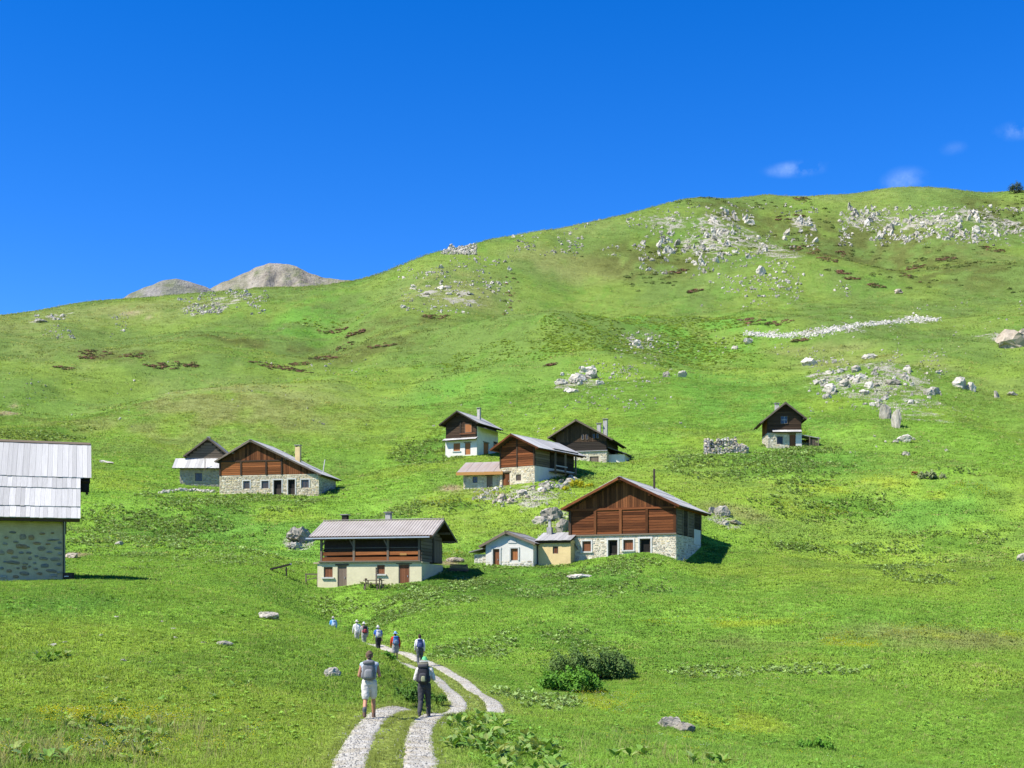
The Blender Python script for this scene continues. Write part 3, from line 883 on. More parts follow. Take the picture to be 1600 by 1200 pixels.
def vertical_boards(h, part, fr, xs0, xs1, zlow, ztop, bw, mat, out=.0, x_off=0):
    """upright boards whose tops follow the roof line; ztop is a function of the wall coordinate"""
    n = max(1, round((xs1 - xs0) / bw)); w = (xs1 - xs0) / n
    for k in range(n):
        a = xs0 + k * w; b = a + w
        zt = min(ztop(a), ztop(b), )
        zl = zlow if not callable(zlow) else zlow((a + b) / 2)
        if zt - zl < .12: continue
        board('wall_board', part, fr, (a + b) / 2, (zl + zt) / 2, out + random.uniform(0, .015), w * .90, zt - zl, .035, mat)
def logs(h, part, fr, x0, x1, z0, z1, lh, mat, out=.0, ztop=None, th=.06):
    n = max(1, round((z1 - z0) / lh)); hh = (z1 - z0) / n
    for k in range(n):
        z = z0 + (k + .5) * hh
        if ztop:
            xa, xb = x0, x1
            while xa < xb and ztop(xa) < z + hh / 2: xa += .1
            while xb > xa and ztop(xb) < z + hh / 2: xb -= .1
            if xb - xa < .3: continue
        else: xa, xb = x0, x1
        board('log', part, fr, (xa + xb) / 2, z, out + random.uniform(0, .03), xb - xa, hh * .87, th, mat)
# ------------------------------------------------------------------ the hamlet
def walls(h, hs, ops_front=(), mat=M_MORTAR, below=2.0, right_ops=(), left_ops=(), right_mat=None, left_mat=None, front_mat=None):
    f = wall_panel('front_wall', h.root, h.front, h.W, -below, hs, list(ops_front), front_mat or mat)
    r = wall_panel('side_wall', h.root, h.right, h.D, -below, hs, list(right_ops), right_mat or mat)
    l = wall_panel('side_wall', h.root, h.left, h.D, -below, hs, list(left_ops), left_mat or mat)
    wall_panel('back_wall', h.root, h.back, h.W, -below, hs, [], mat)
    return f, r, l
def gable_poly(W, hs, apex, el, er, inset=.0, drop=.13):
    zl = roof_z(apex, el, er, -W/2 + inset) - drop; zr = roof_z(apex, el, er, W/2 - inset) - drop
    return [(-W/2 + inset, hs), (W/2 - inset, hs), (W/2 - inset, max(zr, hs + .02)), (apex[0], apex[1] - drop), (-W/2 + inset, max(zl, hs + .02))]

# ---- D: the big chalet right of centre
def house_big():
    h = House('chalet', 'big red-brown timber chalet on white stone ground floor, right of the yellow annex', 'house', (889, 877, 127), -22, 10.9, 10)
    hs = 2.45; ap, el, er = (0, 8.05), (-6.0, 5.15), (6.0, 5.15)
    z = lambda a, b, c, d: h.rect(720 + a / 3.81, 730 + b / 3.81, 720 + c / 3.81, 730 + d / 3.81)
    w1 = z(724, 440, 776, 502); d1 = z(877, 433, 934, 552); w2 = z(968, 432, 1027, 494); d2 = z(1065, 425, 1130, 545)
    d1 = (d1[0], d1[1], -.3, d1[3]); d2 = (d2[0], d2[1], -.1, d2[3])
    f, r, l = walls(h, hs, [w1, d1, w2, d2], M_PALEM, right_mat=M_PALEM)
    masonry(f, h.front, 0, 10.9, -.6, hs - .03, [w1, d1, w2, d2], .36, .18, PAL_PALE + PAL_WARM[:3], 4, .035)
    masonry(r, h.right, 0, 10, -.4, hs - .03, [], .5, .24, PAL_PALE, 9, .03)
    window(h, h.front, w1, 'shutter', M_SHUT, surround=M_LINTEL); window(h, h.front, w2, 'shutter', M_SHUT, surround=M_LINTEL)
    door(h, h.front, d1, open_=True, label='open dark doorway with standing half door', surround=M_LINTEL); door(h, h.front, d2, open_=True, label='open dark doorway near the right corner', surround=M_LINTEL)
    tw = prism('timber_wall', h.root, gable_poly(10.9, hs, ap, el, er, .06), .05, 9.9, M_BLACK_X)
    fr = Fr((-5.45, .05, 0), (1,0,0), (0,0,1))
    zt = lambda x: roof_z(ap, el, er, x - 5.45) - .17
    zmid = 5.05
    px = [0.12, 2.75, 5.35, 8.0, 10.78]
    for k in range(4): logs(h, tw, fr, px[k] + .12, px[k + 1] - .12, hs + .14, zmid - .1, .27, M_RED_X, .0)
    for x in px: board('post', tw, fr, x, (hs + zmid) / 2, .0, .26, zmid - hs - .1, .17, M_RED_Z if x > 2 else M_DARK_Z)
    board('sill_beam', tw, fr, 5.45, hs + .07, .0, 10.95, .13, .2, M_GREYW_X)
    board('tie_beam', tw, fr, 5.45, zmid, .0, 10.8, .2, .16, M_RED_X)
    vertical_boards(h, tw, fr, .1, 10.8, zmid + .1, zt, .24, M_RED_Z)
    # right flank: posts, logs, planks turned pale
    fs = Fr((5.39, .05, 0), (0,1,0), (0,0,1)); top = roof_z(ap, el, er, 5.45) - .3
    for a, b, m in ((.1, 2.3, M_GREYW_X), (2.5, 4.3, M_BLACK_X), (4.5, 6.6, M_GREYW_X), (6.8, 9.8, M_BLACK_X)): logs(h, tw, fs, a, b, hs + .1, top, .3, m)
    for x in (.0, 2.4, 4.4, 6.7, 9.85): board('post', tw, fs, x, (hs + top) / 2, .0, .22, top - hs, .14, M_GREYW_Z)
    boxes('flank_panel', tw, M_WHITEW, [(fs, 6.85, 9.7, hs - .6, hs + .9, .07, .10)])
    gable_roof(h, ap, el, er, -.85, 12.2, mat=M_SILVER, barge=M_RED_X, pw=.5, under=M_DARK_X, purlins=(0, .5, 1), purlin_mat=M_RED_X)
    f3 = Fr((0, 8, 0), (1,0,0), (0,0,1))
    boxes('stove_pipe', h.root, M_BLACK_Z, [(f3, .95, 1.13, 7.2, 9.7, -.09, .09)])
    # brace at the left foot of the timber wall
    board('brace', h.root, h.front, .55, hs - .65, .1, .1, 1.6, .1, M_GREYW_Z, -1, R(33))
    return h
hD = house_big()

# ---- link annex with ochre wall
def annex():
    h = House('annex', 'small ochre plastered annex between the white hut and the big chalet', 'house', (841, 881.5, 126.6), -20, 3.35, 4.5)
    w = h.rect(720 + 547/3.81, 730 + 471/3.81, 720 + 580/3.81, 730 + 515/3.81)
    walls(h, 2.35, [w], M_OCHRE)
    window(h, h.front, w, 'bars', M_SHUT, sill=False)
    pent_roof(h, h.front, -.25, 3.5, 2.3, 3.2, -2.4, .3, mat=M_ROOFGREY, pw=.45)
    boxes('eave_beam', h.root, M_DARK_X, [(h.front, -.2, 3.35, 2.06, 2.24, .05, .2)])
    boxes('roof_back', h.root, M_MORTARG, [(h.front, .05, 3.2, 2.0, 3.1, -4.4, -2.45)])
    c = chimney(h, -1.1, 1.9, 2.6, 3.75, .5, .5, M_STONECAP, cap=False)
    f = Fr((-1.1, 1.9, 0), (1,0,0), (0,0,1))
    boxes('flue', c, M_CHIM, [(f, -.13, .13, 3.752, 4.5, -.13, .13)]); boxes('flue_cap', c, M_STONECAP, [(f, -.24, .24, 4.502, 4.58, -.24, .24)])
annex()

# ---- white hut at the left of the row
def white_hut():
    h = House('stone_hut', 'low whitewashed hut with gable roof and brown shutter, left of the ochre annex', 'house', (759, 885, 127), -17, 4.9, 6)
    z = lambda a, b, c, d: h.rect(720 + a / 3.81, 730 + b / 3.81, 720 + c / 3.81, 730 + d / 3.81)
    d1 = z(192, 487, 231, 600); w1 = z(297, 483, 341, 555)
    d1 = (d1[0], d1[1], -.3, d1[3])
    ap, el, er = (-.25, 3.4), (-3.05, 2.0), (2.75, 2.2)
    f, r, l = walls(h, 1.95, [d1, w1], M_WHITEW)
    masonry(f, h.front, 0, 4.9, -.8, .55, [d1, w1], .4, .2, PAL_PALE, 14, .03)
    prism('gable_wall', h.root, gable_poly(4.9, 1.94, ap, el, er, .0, .12), .004, 5.99, M_WHITEW)
    door(h, h.front, d1, M_SHUT, surround=M_LINTEL); window(h, h.front, w1, 'shutter', M_SHUT2, sill=False, surround=M_LINTEL)
    board('hatch', h.root, h.front, 2.75, 2.45, .0, .85, .36, .05, M_LINTEL)
    gable_roof(h, ap, el, er, -.35, 6.5, mat=M_ROOFGREY, barge=M_GREYW_X, pw=.6, courses=((0, .52), (.5, 1.0)), purlins=(1,))
    # side shed under a slab roof
    fr = Fr((-4.05, 1.2, 0), (1,0,0), (0,0,1))
    s = boxes('shed_wall', h.root, M_WHITEW, [(fr, 0, 1.59, -1.5, 1.25, -2.6, 0)])
    masonry(s, fr, 0, 1.55, -.7, 1.2, [], .4, .2, PAL_PALE, 15, .03)
    boxes('shed_roof', h.root, M_ROOFGREY, [(Fr((-4.5, .8, 1.42), (1, 0, .24), (-.24, 0, 1)), 0, 2.1, 0, .09, -3.2, 0)])
white_hut()

# ---- C: the cream house with the open gallery
def gallery_house():
    rz = 77
    W, D = 7.0, 10.1
    X = Vector((math.cos(R(rz)), math.sin(R(rz)), 0)); Y = Vector((-math.sin(R(rz)), math.cos(R(rz)), 0))
    h = House.__new__(House); h.rz = R(rz); h.W = W; h.D = D; h.X = X; h.Y = Y
    h.loc = P(496, 916.5, 119) + X * (W / 2) - Y * D
    h._mk('gallery_house', 'cream plastered house with dark timber gallery and ribbed metal roof', 'house', None)
    fr = h.left                               # long face looks at the viewer
    z = lambda a, b, c, d: h.rect(470 + a / 6.154, 790 + b / 6.154, 470 + c / 6.154, 790 + d / 6.154, fr)
    hs = 2.12
    w1 = z(220, 590, 307, 690); d1 = z(353, 578, 442, 790); w2 = z(733, 570, 808, 660); d2 = z(940, 562, 1046, 735)
    d1 = (d1[0], d1[1], -.2, d1[3]); d2 = (d2[0], d2[1], -.1, d2[3])
    walls(h, hs, [], M_CREAM, left_ops=[w1, d1, w2, d2])
    window(h, fr, w1, 'shutter', M_SHUT); window(h, fr, w2, 'shutter', M_SHUT)
    door(h, fr, d1, M_DOORG, recess=.1); door(h, fr, d2, M_SHUT, recess=.1)
    boxes('floor_slab', h.root, M_MORTARG, [(fr, -.35, 10.2, hs + .003, hs + .13, -2.2, .12)])
    # upper timber body set back behind the gallery
    hp = hs + .14; eave = 4.42
    tw = boxes('timber_wall', h.root, M_BLACK_X, [(fr, .3, 10.0, hp, eave + .3, -6.9, -1.15)])
    ap, el, er = (.0, 6.25), (-3.9, 4.55), (4.55, 4.45)
    f2 = Fr((-3.5 + .05, .08, 0), (1,0,0), (0,0,1))
    g = prism('gable_wall', h.root, [(-2.3, hp), (3.4, hp), (3.4, roof_z(ap, el, er, 3.4) - .15), (0, 6.1), (-2.3, roof_z(ap, el, er, -2.3) - .15)], .1, 9.9, M_BLACK_X)
    zt = lambda x: roof_z(ap, el, er, x - 3.45) - .2
    fg = Fr((-3.45, .1, 0), (1,0,0), (0,0,1))
    logs(h, g, fg, .05, 6.85, hp, 6.0, .3, M_GREYW_X, .0, zt)
    vertical_boards(h, g, fg, 3.9, 6.4, hp + .1, lambda x: min(zt(x), 4.3), .3, M_GREYW_Z, .08)
    board('post', g, fg, 3.6, (hp + 4.9) / 2, .06, .2, 4.9 - hp, .12, M_BLACK_Z)
    # gallery: posts, rails, stacked beams behind
    xs = [.35, 3.55, 6.85, 9.85]
    fi = Fr(fr.p(0, 0, -.9), fr.ax, fr.az)
    for a, b in zip(xs[:-1], xs[1:]):
        board('gallery_log', tw, fr, (a + b) / 2, hp + .24, -.20, b - a - .2, .42, .16, M_ORANGE_X)
        board('gallery_log', tw, fr, (a + b) / 2, hp + .80, -.22, b - a - .2, .34, .14, M_ORANGE_X, None, R(.7))
        board('gallery_log', tw, fr, (a + b) / 2, hp + 1.12, -.42, b - a - .2, .22, .12, M_DARK_X)
        board('gallery_rail', tw, fr, (a + b) / 2, hp + 1.3, -.2, b - a - .2, .05, .05, M_GREYW_X, -1)
    for k, x in enumerate(xs):
        board('post', h.root, fr, x, (hp + eave) / 2, -.22, .2, eave - hp, .2, M_GREYW_Z, -1)
        if k < 3: board('brace', h.root, fr, x - .22 if k else x + .2, eave - .45, -.16, .1, .95, .1, M_GREYW_Z, -1, R(28) if k else R(-28))
    board('sill_beam', h.root, fr, 5.1, hp + .05, -.25, 9.9, .1, .5, M_GREYW_X)
    board('eave_beam', h.root, fr, 5.1, eave - .02, -.3, 10.3, .2, .24, M_GREYW_X)
    board('hung_board', h.root, fr, 8.35, hp + .68, -.02, .65, .2, .04, M_FRESH)
    # ribbed sheet roof
    V = []; Fc = []; n = 41 * 4; y0, y1 = -1.15, D + .75
    m_r = plain('ribbed_metal', (.43,.385,.325), .6, .2, .8, .35, .2, .1, c2=(.35,.305,.25))
    prof = (0, .0, .055, .055)
    rows = [(el, 0), (ap, 1), (er, 2)]
    for (x, zz) in (el, ap, er):
        for k in range(n + 1):
            V.append((x, y0 + (y1 - y0) * k / n, zz + .06 + prof[k % 4]))
    for q in range(2):
        for k in range(n):
            a = q * (n + 1) + k; Fc.append((a, a + n + 1, a + n + 2, a + 1))
    rf = obj('roof', mesh_from('roof', V, Fc, m_r), h.root)
    V = []
    for y in (y0 + .02, y1 - .02):
        for (x, zz) in (el, ap, er): V.append((x, y, zz + .045))
        for (x, zz) in (el, ap, er): V.append((x, y, zz - .10))
    obj('roof_deck', mesh_from('roof_deck', V, [(0,1,7,6),(1,2,8,7),(3,9,10,4),(4,10,11,5),(0,3,4,1),(1,4,5,2),(6,7,10,9),(7,8,11,10),(0,6,9,3),(2,5,11,8)], M_DARK_X), rf)
    for sd, (ex, ez) in ((1, er), (-1, el)):
        f4 = Fr((ex, y0, ez), (0, sd, 0), (ap[0] - ex, 0, ap[1] - ez)); sl = math.hypot(ex - ap[0], ap[1] - ez)
        board('barge_board', rf, f4, -.03 * sd, sl / 2, -.2, .05, sl, .2, M_GREYW_X, -1)
    for t in (.1, .5, 1):
        for e in (el, er):
            if t == 1 and e is er: continue
            px, pz = e[0] + (ap[0] - e[0]) * t, e[1] + (ap[1] - e[1]) * t
            board('purlin', rf, Fr((px, y0 + .1, pz - .24), (1,0,0), (0,0,1)), 0, 0, -1.2, .2, .22, 1.2, M_GREYW_X, -1)
    for k in range(18):
        y = y0 + .4 + k * (y1 - y0 - .8) / 17
        board('rafter_tail', rf, Fr((el[0] + .02, y, el[1] - .16), (0,-1,0), (0,0,1)), 0, 0, -1.0, .1, .14, 1.0, M_GREYW_X, -1)
    boxes('gutter', h.root, M_ZINC, [(fr, -.95, 11.0, el[1] - .16, el[1] - .04,   .42, .56)])
    boxes('ridge_cap', rf, m_r, [(Fr((0, y0, ap[1] + .12), (0,1,0), (0,0,1)), 0, y1 - y0, 0, .05, -.16, .16)])
    chimney(h, .8, 4.6, 5.2, 6.85, .55, .5); chimney(h, .9, 9.0, 5.2, 6.7, .6, .5, M_BLACK_Z)
    return h
hC = gallery_house()

# ---- B: the wide low chalet at the left
def wide_chalet():
    h = House('chalet', 'wide low chalet with long right roof slope and orange larch gable', 'house', (343, 772.5, 190), -11, 15.5, 7.5)
    hs = 2.75; ap, el, er = (-2.7, 7.85), (-8.3, 4.85), (8.3, 2.6)
    z = lambda a, b, c, d: h.rect(240 + a / 5.333, 660 + b / 5.333, 240 + c / 5.333, 660 + d / 5.333)
    w = [z(747, 488, 803, 553), z(900, 487, 960, 550), z(1230, 477, 1295, 545)]
    d1 = z(1000, 480, 1068, 590); d2 = z(1120, 475, 1180, 590)
    d1 = (d1[0], d1[1], -.2, d1[3]); d2 = (d2[0], d2[1], -.2, d2[3])
    ops = w + [d1, d2]
    f, r, l = walls(h, hs, ops, M_MORTAR)
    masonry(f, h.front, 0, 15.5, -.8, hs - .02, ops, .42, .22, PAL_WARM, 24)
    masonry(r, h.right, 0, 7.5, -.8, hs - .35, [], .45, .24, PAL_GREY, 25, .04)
    for o in w: window(h, h.front, o, 'bars', M_DOORG, sill=False, surround=M_LINTEL)
    door(h, h.front, d1, open_=True, surround=M_LINTEL, label='open dark doorway beside the middle window'); door(h, h.front, d2, open_=True, surround=M_LINTEL, label='open dark doorway left of the right window')
    tw = prism('timber_wall', h.root, gable_poly(15.5, hs, ap, el, er, .06), .05, 7.4, M_BLACK_X)
    fr = Fr((-7.75, .05, 0), (1,0,0), (0,0,1)); zt = lambda x: roof_z(ap, el, er, x - 7.75) - .17
    logs(h, tw, fr, .2, 3.25, hs + .05, 4.75, .28, M_ORANGE_X); logs(h, tw, fr, 3.55, 7.2, hs + .05, 4.75, .28, M_ORANGE_X); logs(h, tw, fr, 7.5, 9.6, hs + .05, 4.75, .28, M_ORANGE_X)
    for x in (.1, 3.4, 7.35, 9.75): board('post', tw, fr, x, (hs + min(4.8, zt(x))) / 2, .0, .25, min(4.8, zt(x)) - hs, .16, M_DARK_Z)
    board('tie_beam', tw, fr, 4.95, 4.85, .0, 9.7, .2, .16, M_DARK_X)
    vertical_boards(h, tw, fr, .1, 9.7, 4.96, zt, .3, M_RED_Z)
    vertical_boards(h, tw, fr, 9.9, 15.3, hs + .04, zt, .3, M_RED_Z)
    gable_roof(h, ap, el, er, -.6, 8.4, mat=M_SILVER, barge=M_GREYW_X, pw=.55, purlins=(0, .5, 1), courses=((0, .27), (.25, .52), (.5, .77), (.75, 1.0)))
    chimney(h, 3.2, 3.6, 4.0, 7.2, .75, .7, M_OCHRE)
    f5 = Fr((7.1, 4.0, 0), (1,0,0), (0,0,1))
    board('pole', h.root, f5, 0, 4.2, 0, .12, 2.2, .12, M_SILVER, -1, R(-9))
wide_chalet()

# ---- B2: grey hut tucked behind it
def grey_hut():
    h = House('stone_hut', 'shaded grey stone hut with silver lean-to roof, left behind the wide low chalet', 'house', (281, 762.5, 200), 1, 6.6, 7)
    z = lambda a, b, c, d: h.rect(240 + a / 5.333, 660 + b / 5.333, 240 + c / 5.333, 660 + d / 5.333)
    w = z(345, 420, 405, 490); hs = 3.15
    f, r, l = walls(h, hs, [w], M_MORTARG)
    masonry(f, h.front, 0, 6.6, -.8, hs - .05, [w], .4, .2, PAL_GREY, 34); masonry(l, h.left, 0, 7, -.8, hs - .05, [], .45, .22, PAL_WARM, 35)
    window(h, h.front, w, 'bars', M_GREYW_Z, sill=False)
    pent_roof(h, h.front, -1.0, 7.4, 3.05, 4.75, -1.4, .85, mat=M_SILVER, pw=.5)
    ap, el, er = (.85, 8.0), (-3.0, 5.1), (4.5, 5.0)
    tw = prism('timber_wall', h.root, [(-2.6, hs), (3.9, hs), (3.9, roof_z(ap, el, er, 3.9) - .15), (.85, 7.85), (-2.6, roof_z(ap, el, er, -2.6) - .15)], 1.45, 6.9, M_BLACK_X)
    fr = Fr((-3.3, 1.45, 0), (1,0,0), (0,0,1))
    logs(h, tw, fr, .75, 7.1, 4.7, 7.7, .42, M_GREYW_X, .0, lambda x: roof_z(ap, el, er, x - 3.3) - .2)
    gable_roof(h, ap, el, er, .9, 8, mat=M_ROOFGREY, barge=M_GREYW_X, pw=.6, courses=((0, .52), (.5, 1.0)), purlins=(0, 1))
    board('pole', h.root, h.front, 4.15, 3.6, 1.0, .1, 2.0, .1, M_GREYW_Z, -1)
    boxes('roof_knob', h.root, M_STONECAP, [(Fr((.85, 1.6, 0), (1,0,0), (0,0,1)), -.25, .25, 7.95, 8.25, -.25, .25)])
grey_hut()

# ---- F: the chalet on the knoll, flank open with a porch
def knoll_chalet():
    h = House('chalet', 'narrow gabled chalet with bright pale roof and open porch on its shaded flank', 'house', (781, 760, 172), -34, 5.6, 10.1)
    hs = 2.45; ap, el, er = (-.35, 6.75), (-3.75, 4.85), (3.45, 4.95)
    z = lambda a, b, c, d: h.rect(680 + a / 5, 620 + b / 5, 680 + c / 5, 620 + d / 5)
    d1 = z(522, 592, 582, 705); w1 = z(630, 606, 670, 655); d1 = (d1[0], d1[1], -.4, d1[3])
    f, r, l = walls(h, hs, [d1, w1], M_MORTAR, right_mat=M_WHITEW)
    masonry(f, h.front, 0, 5.6, -.8, hs - .03, [d1, w1], .38, .2, PAL_WARM[:5] + PAL_PALE, 44)
    door(h, h.front, d1, M_RED_Z, surround=None, label='weathered red plank door'); window(h, h.front, w1, 'bars', M_DOORG, sill=False)
    tw = prism('timber_wall', h.root, gable_poly(5.6, hs, ap, el, er, .05), .05, 10, M_BLACK_X)
    fr = Fr((-2.8, .05, 0), (1,0,0), (0,0,1)); zt = lambda x: roof_z(ap, el, er, x - 2.8) - .17
    logs(h, tw, fr, .2, 2.7, hs + .05, 6.3, .3, M_RED_X, .0, zt); logs(h, tw, fr, 2.9, 5.4, hs + .05, 6.3, .3, M_RED_X, .0, zt)
    for x in (.1, 2.8, 5.5): board('post', tw, fr, x, (hs + zt(x)) / 2, .0, .2, zt(x) - hs, .14, M_DARK_Z)
    fs = Fr((2.75, .05, 0), (0,1,0), (0,0,1)); top = roof_z(ap, el, er, 2.8) - .3
    logs(h, tw, fs, .1, 3.6, hs + .05, top, .32, M_GREYW_X); logs(h, tw, fs, 3.9, 9.9, hs + .7, top, .34, M_BLACK_X)
    for x in (3.75, 6.3, 9.0): board('porch_post', h.root, h.right, x, (1.6 + top) / 2, .75, .2, top - 1.6, .2, M_GREYW_Z, -1)
    board('porch_floor', h.root, h.right, 6.6, 2.0, .02, 6.2, .14, 1.1, M_GREYW_X)
    board('porch_beam', h.root, h.right, 6.4, top - .05, .72, 6.3, .2, .22, M_GREYW_X, -1)
    board('porch_rail', h.root, h.right, 5.2, 2.75, .9, 3.0, .16, .06, M_SILVER_X)
    gable_roof(h, ap, el, (4.0, 4.65), -1.0, 11.2, mat=M_SILVER, barge=M_RED_X, pw=1.1, courses=((0, 1.0),), purlins=(0, 1))
    return h
hF = knoll_chalet()
def leanto():
    h = House('lean_to', 'low stone lean-to with rusty tin roof and bright orange fascia, left of the knoll chalet', 'house', (724, 766.5, 173.5), -12, 5.1, 4.5)
    z = lambda a, b, c, d: h.rect(680 + a / 5, 620 + b / 5, 680 + c / 5, 620 + d / 5)
    w = z(292, 622, 331, 672); d = z(402, 617, 448, 725); d = (d[0], d[1], -.4, d[3])
    f, r, l = walls(h, 2.1, [w, d], M_MORTAR)
    masonry(f, h.front, 0, 5.1, -.8, 2.08, [w, d], .4, .2, PAL_PALE + PAL_WARM[:2], 54)
    window(h, h.front, w, 'glass', M_DOORG, sill=False); door(h, h.front, d, M_DOORG)
    m = plain('rusty_tin', (.42,.375,.315), .55, .3, .7, .4, .2, .1, c2=(.36,.27,.20))
    pent_roof(h, h.front, -.75, 5.6, 2.35, 4.25, -4.3, .8, mat=m, pw=1.25, fascia=M_FRESH)
    boxes('gable_board', h.root, M_FRESH, [(h.front, 5.45, 5.5, 2.0, 2.5, -1.5, .8)])
leanto()

# ---- G: the dark house behind
def dark_house():
    h = House('chalet', 'blackened timber chalet with two stone chimneys, behind the knoll chalet', 'house', (868, 729, 203), -16, 8.3, 9)
    hs = 2.2; ap, el, er = (-.6, 7.15), (-5.2, 4.5), (5.3, 3.85)
    w = h.rect(680 + 1207/5, 620 + 465/5, 680 + 1277/5, 620 + 523/5)
    f, r, l = walls(h, hs, [w], M_MORTAR)
    masonry(f, h.front, 3.0, 8.3, -.8, hs - .03, [w], .4, .2, PAL_PALE + PAL_WARM[:2], 64)
    window(h, h.front, w, 'shutter', M_GREYW_Z, sill=False)
    boxes('lintel_slab', h.root, M_SILVER_X, [(h.front, 2.9, 8.4, hs + .002, hs + .12, -.1, .25)])
    tw = prism('timber_wall', h.root, gable_poly(8.3, hs, ap, el, er, .05), .05, 8.9, M_BLACK_X)
    fr = Fr((-4.15, .05, 0), (1,0,0), (0,0,1)); zt = lambda x: roof_z(ap, el, er, x - 4.15) - .17
    logs(h, tw, fr, .1, 8.2, hs + .15, 3.7, .3, M_BLACK_X); vertical_boards(h, tw, fr, .1, 8.2, 3.75, zt, .34, M_GREYW_Z if False else M_DARK_Z)
    for x, zz in ((4.2, 4.1), (4.9, 4.1), (6.0, 4.2), (6.6, 4.2)):
        window(h, fr, (x, x + .42, zz, zz + .8), 'glass', M_BLACK_Z, sill=False, recess=-.1)
    fs = Fr((4.1, .05, 0), (0,1,0), (0,0,1)); logs(h, tw, fs, .1, 8.8, hs + .1, 3.9, .3, M_BLACK_X)
    gable_roof(h, ap, el, er, -1.1, 10, mat=M_ROOFDARK, barge=M_GREYW_X, pw=.6, courses=((0, .52), (.5, 1.0)), purlins=(0, .5, 1), purlin_mat=M_BLACK_X)
    chimney(h, 2.0, 4.2, 4.5, 6.9, .6, .6); chimney(h, 2.95, 4.6, 4.2, 7.6, .65, .65)
    # low side shed
    s = boxes('shed_wall', h.root, M_WHITEW, [(h.front, 8.31, 10.9, -1.5, 1.75, -5.5, -1.2)])
    boxes('shed_roof', h.root, M_ROOFDARK, [(Fr((4.1, .4, 2.9), (1, 0, -.36), (.36, 0, 1)), 0, 3.3, -.1, 0, -6.2, 0)])
dark_house()

# ---- H: the white house at the top
def white_house():
    h = House('chalet', 'white-walled chalet with dark timber gable and orange shutter, highest of the hamlet', 'house', (696, 709, 237), -25, 6.5, 8.6)
    hs = 2.35; ap, el, er = (-.35, 7.6), (-4.1, 5.25), (4.1, 5.15)
    z = lambda a, b, c, d, fr=None: h.rect(680 + a / 5, 620 + b / 5, 680 + c / 5, 620 + d / 5, fr)
    w = z(142, 362, 195, 425); d = z(232, 360, 276, 445); d2 = z(377, 360, 418, 460, h.right); w2 = z(455, 352, 490, 400, h.right)
    d = (d[0], d[1], -.4, d[3]); d2 = (d2[0], d2[1], -.4, d2[3])
    walls(h, hs, [w, d], M_WHITEW, right_ops=[(d2[0] - .1, d2[1] + .1, d2[2], 2.3), (w2[0] - .1, w2[1] + .1, w2[2] - .1, 2.3)])
    wall_panel('flank_wall', h.root, Fr((3.27, 0, 0), (0,1,0), (0,0,1)), 8.6, -2, 4.75, [d2, w2], M_WHITEW)
    window(h, h.front, w, 'shutter', M_SHUT2, surround=None); door(h, h.front, d, M_SHUT2)
    fq = Fr((3.27, 0, 0), (0,1,0), (0,0,1))
    door(h, fq, d2, M_SHUT2); window(h, fq, w2, 'shutter', M_SHUT2, sill=False)
    tw = prism('timber_wall', h.root, gable_poly(6.5, hs, ap, el, er, .06), .05, 8.5, M_BLACK_X)
    fr = Fr((-3.25, .05, 0), (1,0,0), (0,0,1)); zt = lambda x: roof_z(ap, el, er, x - 3.25) - .17
    logs(h, tw, fr, .1, 6.4, hs + .3, 7.3, .32, M_DARK_X, .0, zt)
    board('post', tw, fr, 3.15, 4.1, .04, .2, 3.2, .14, M_BLACK_Z)
    so = z(234, 212, 287, 280)
    window(h, fr, so, 'shutter', M_SHUT2, sill=False, recess=-.16, label='orange shutters in the dark gable')
    board('balcony_rail', h.root, h.front, 4.7, hs + 1.1, .25, 3.2, .16, .06, M_SHUT); board('balcony_rail', h.root, h.front, 3.3, hs + .6, .25, 6.2, .2, .06, M_DARK_X)
    pent_roof(h, h.front, -.2, 6.7, hs - .02, hs + .4, .0, .9, mat=M_SILVER, pw=.6)
    gable_roof(h, ap, el, er, -1.1, 9.4, mat=M_SILVER, barge=M_BLACK_X, pw=.6, courses=((0, .52), (.5, 1.0)), purlins=(0, 1))
    boxes('side_roof', h.root, M_ROOFDARK, [(Fr((3.0, .3, 4.9), (1, 0, -.3), (.3, 0, 1)), 0, 2.2, -.1, 0, -9.4, 0)])
    chimney(h, 1.2, 5.0, 5.6, 8.6, .55, .55)
white_house()

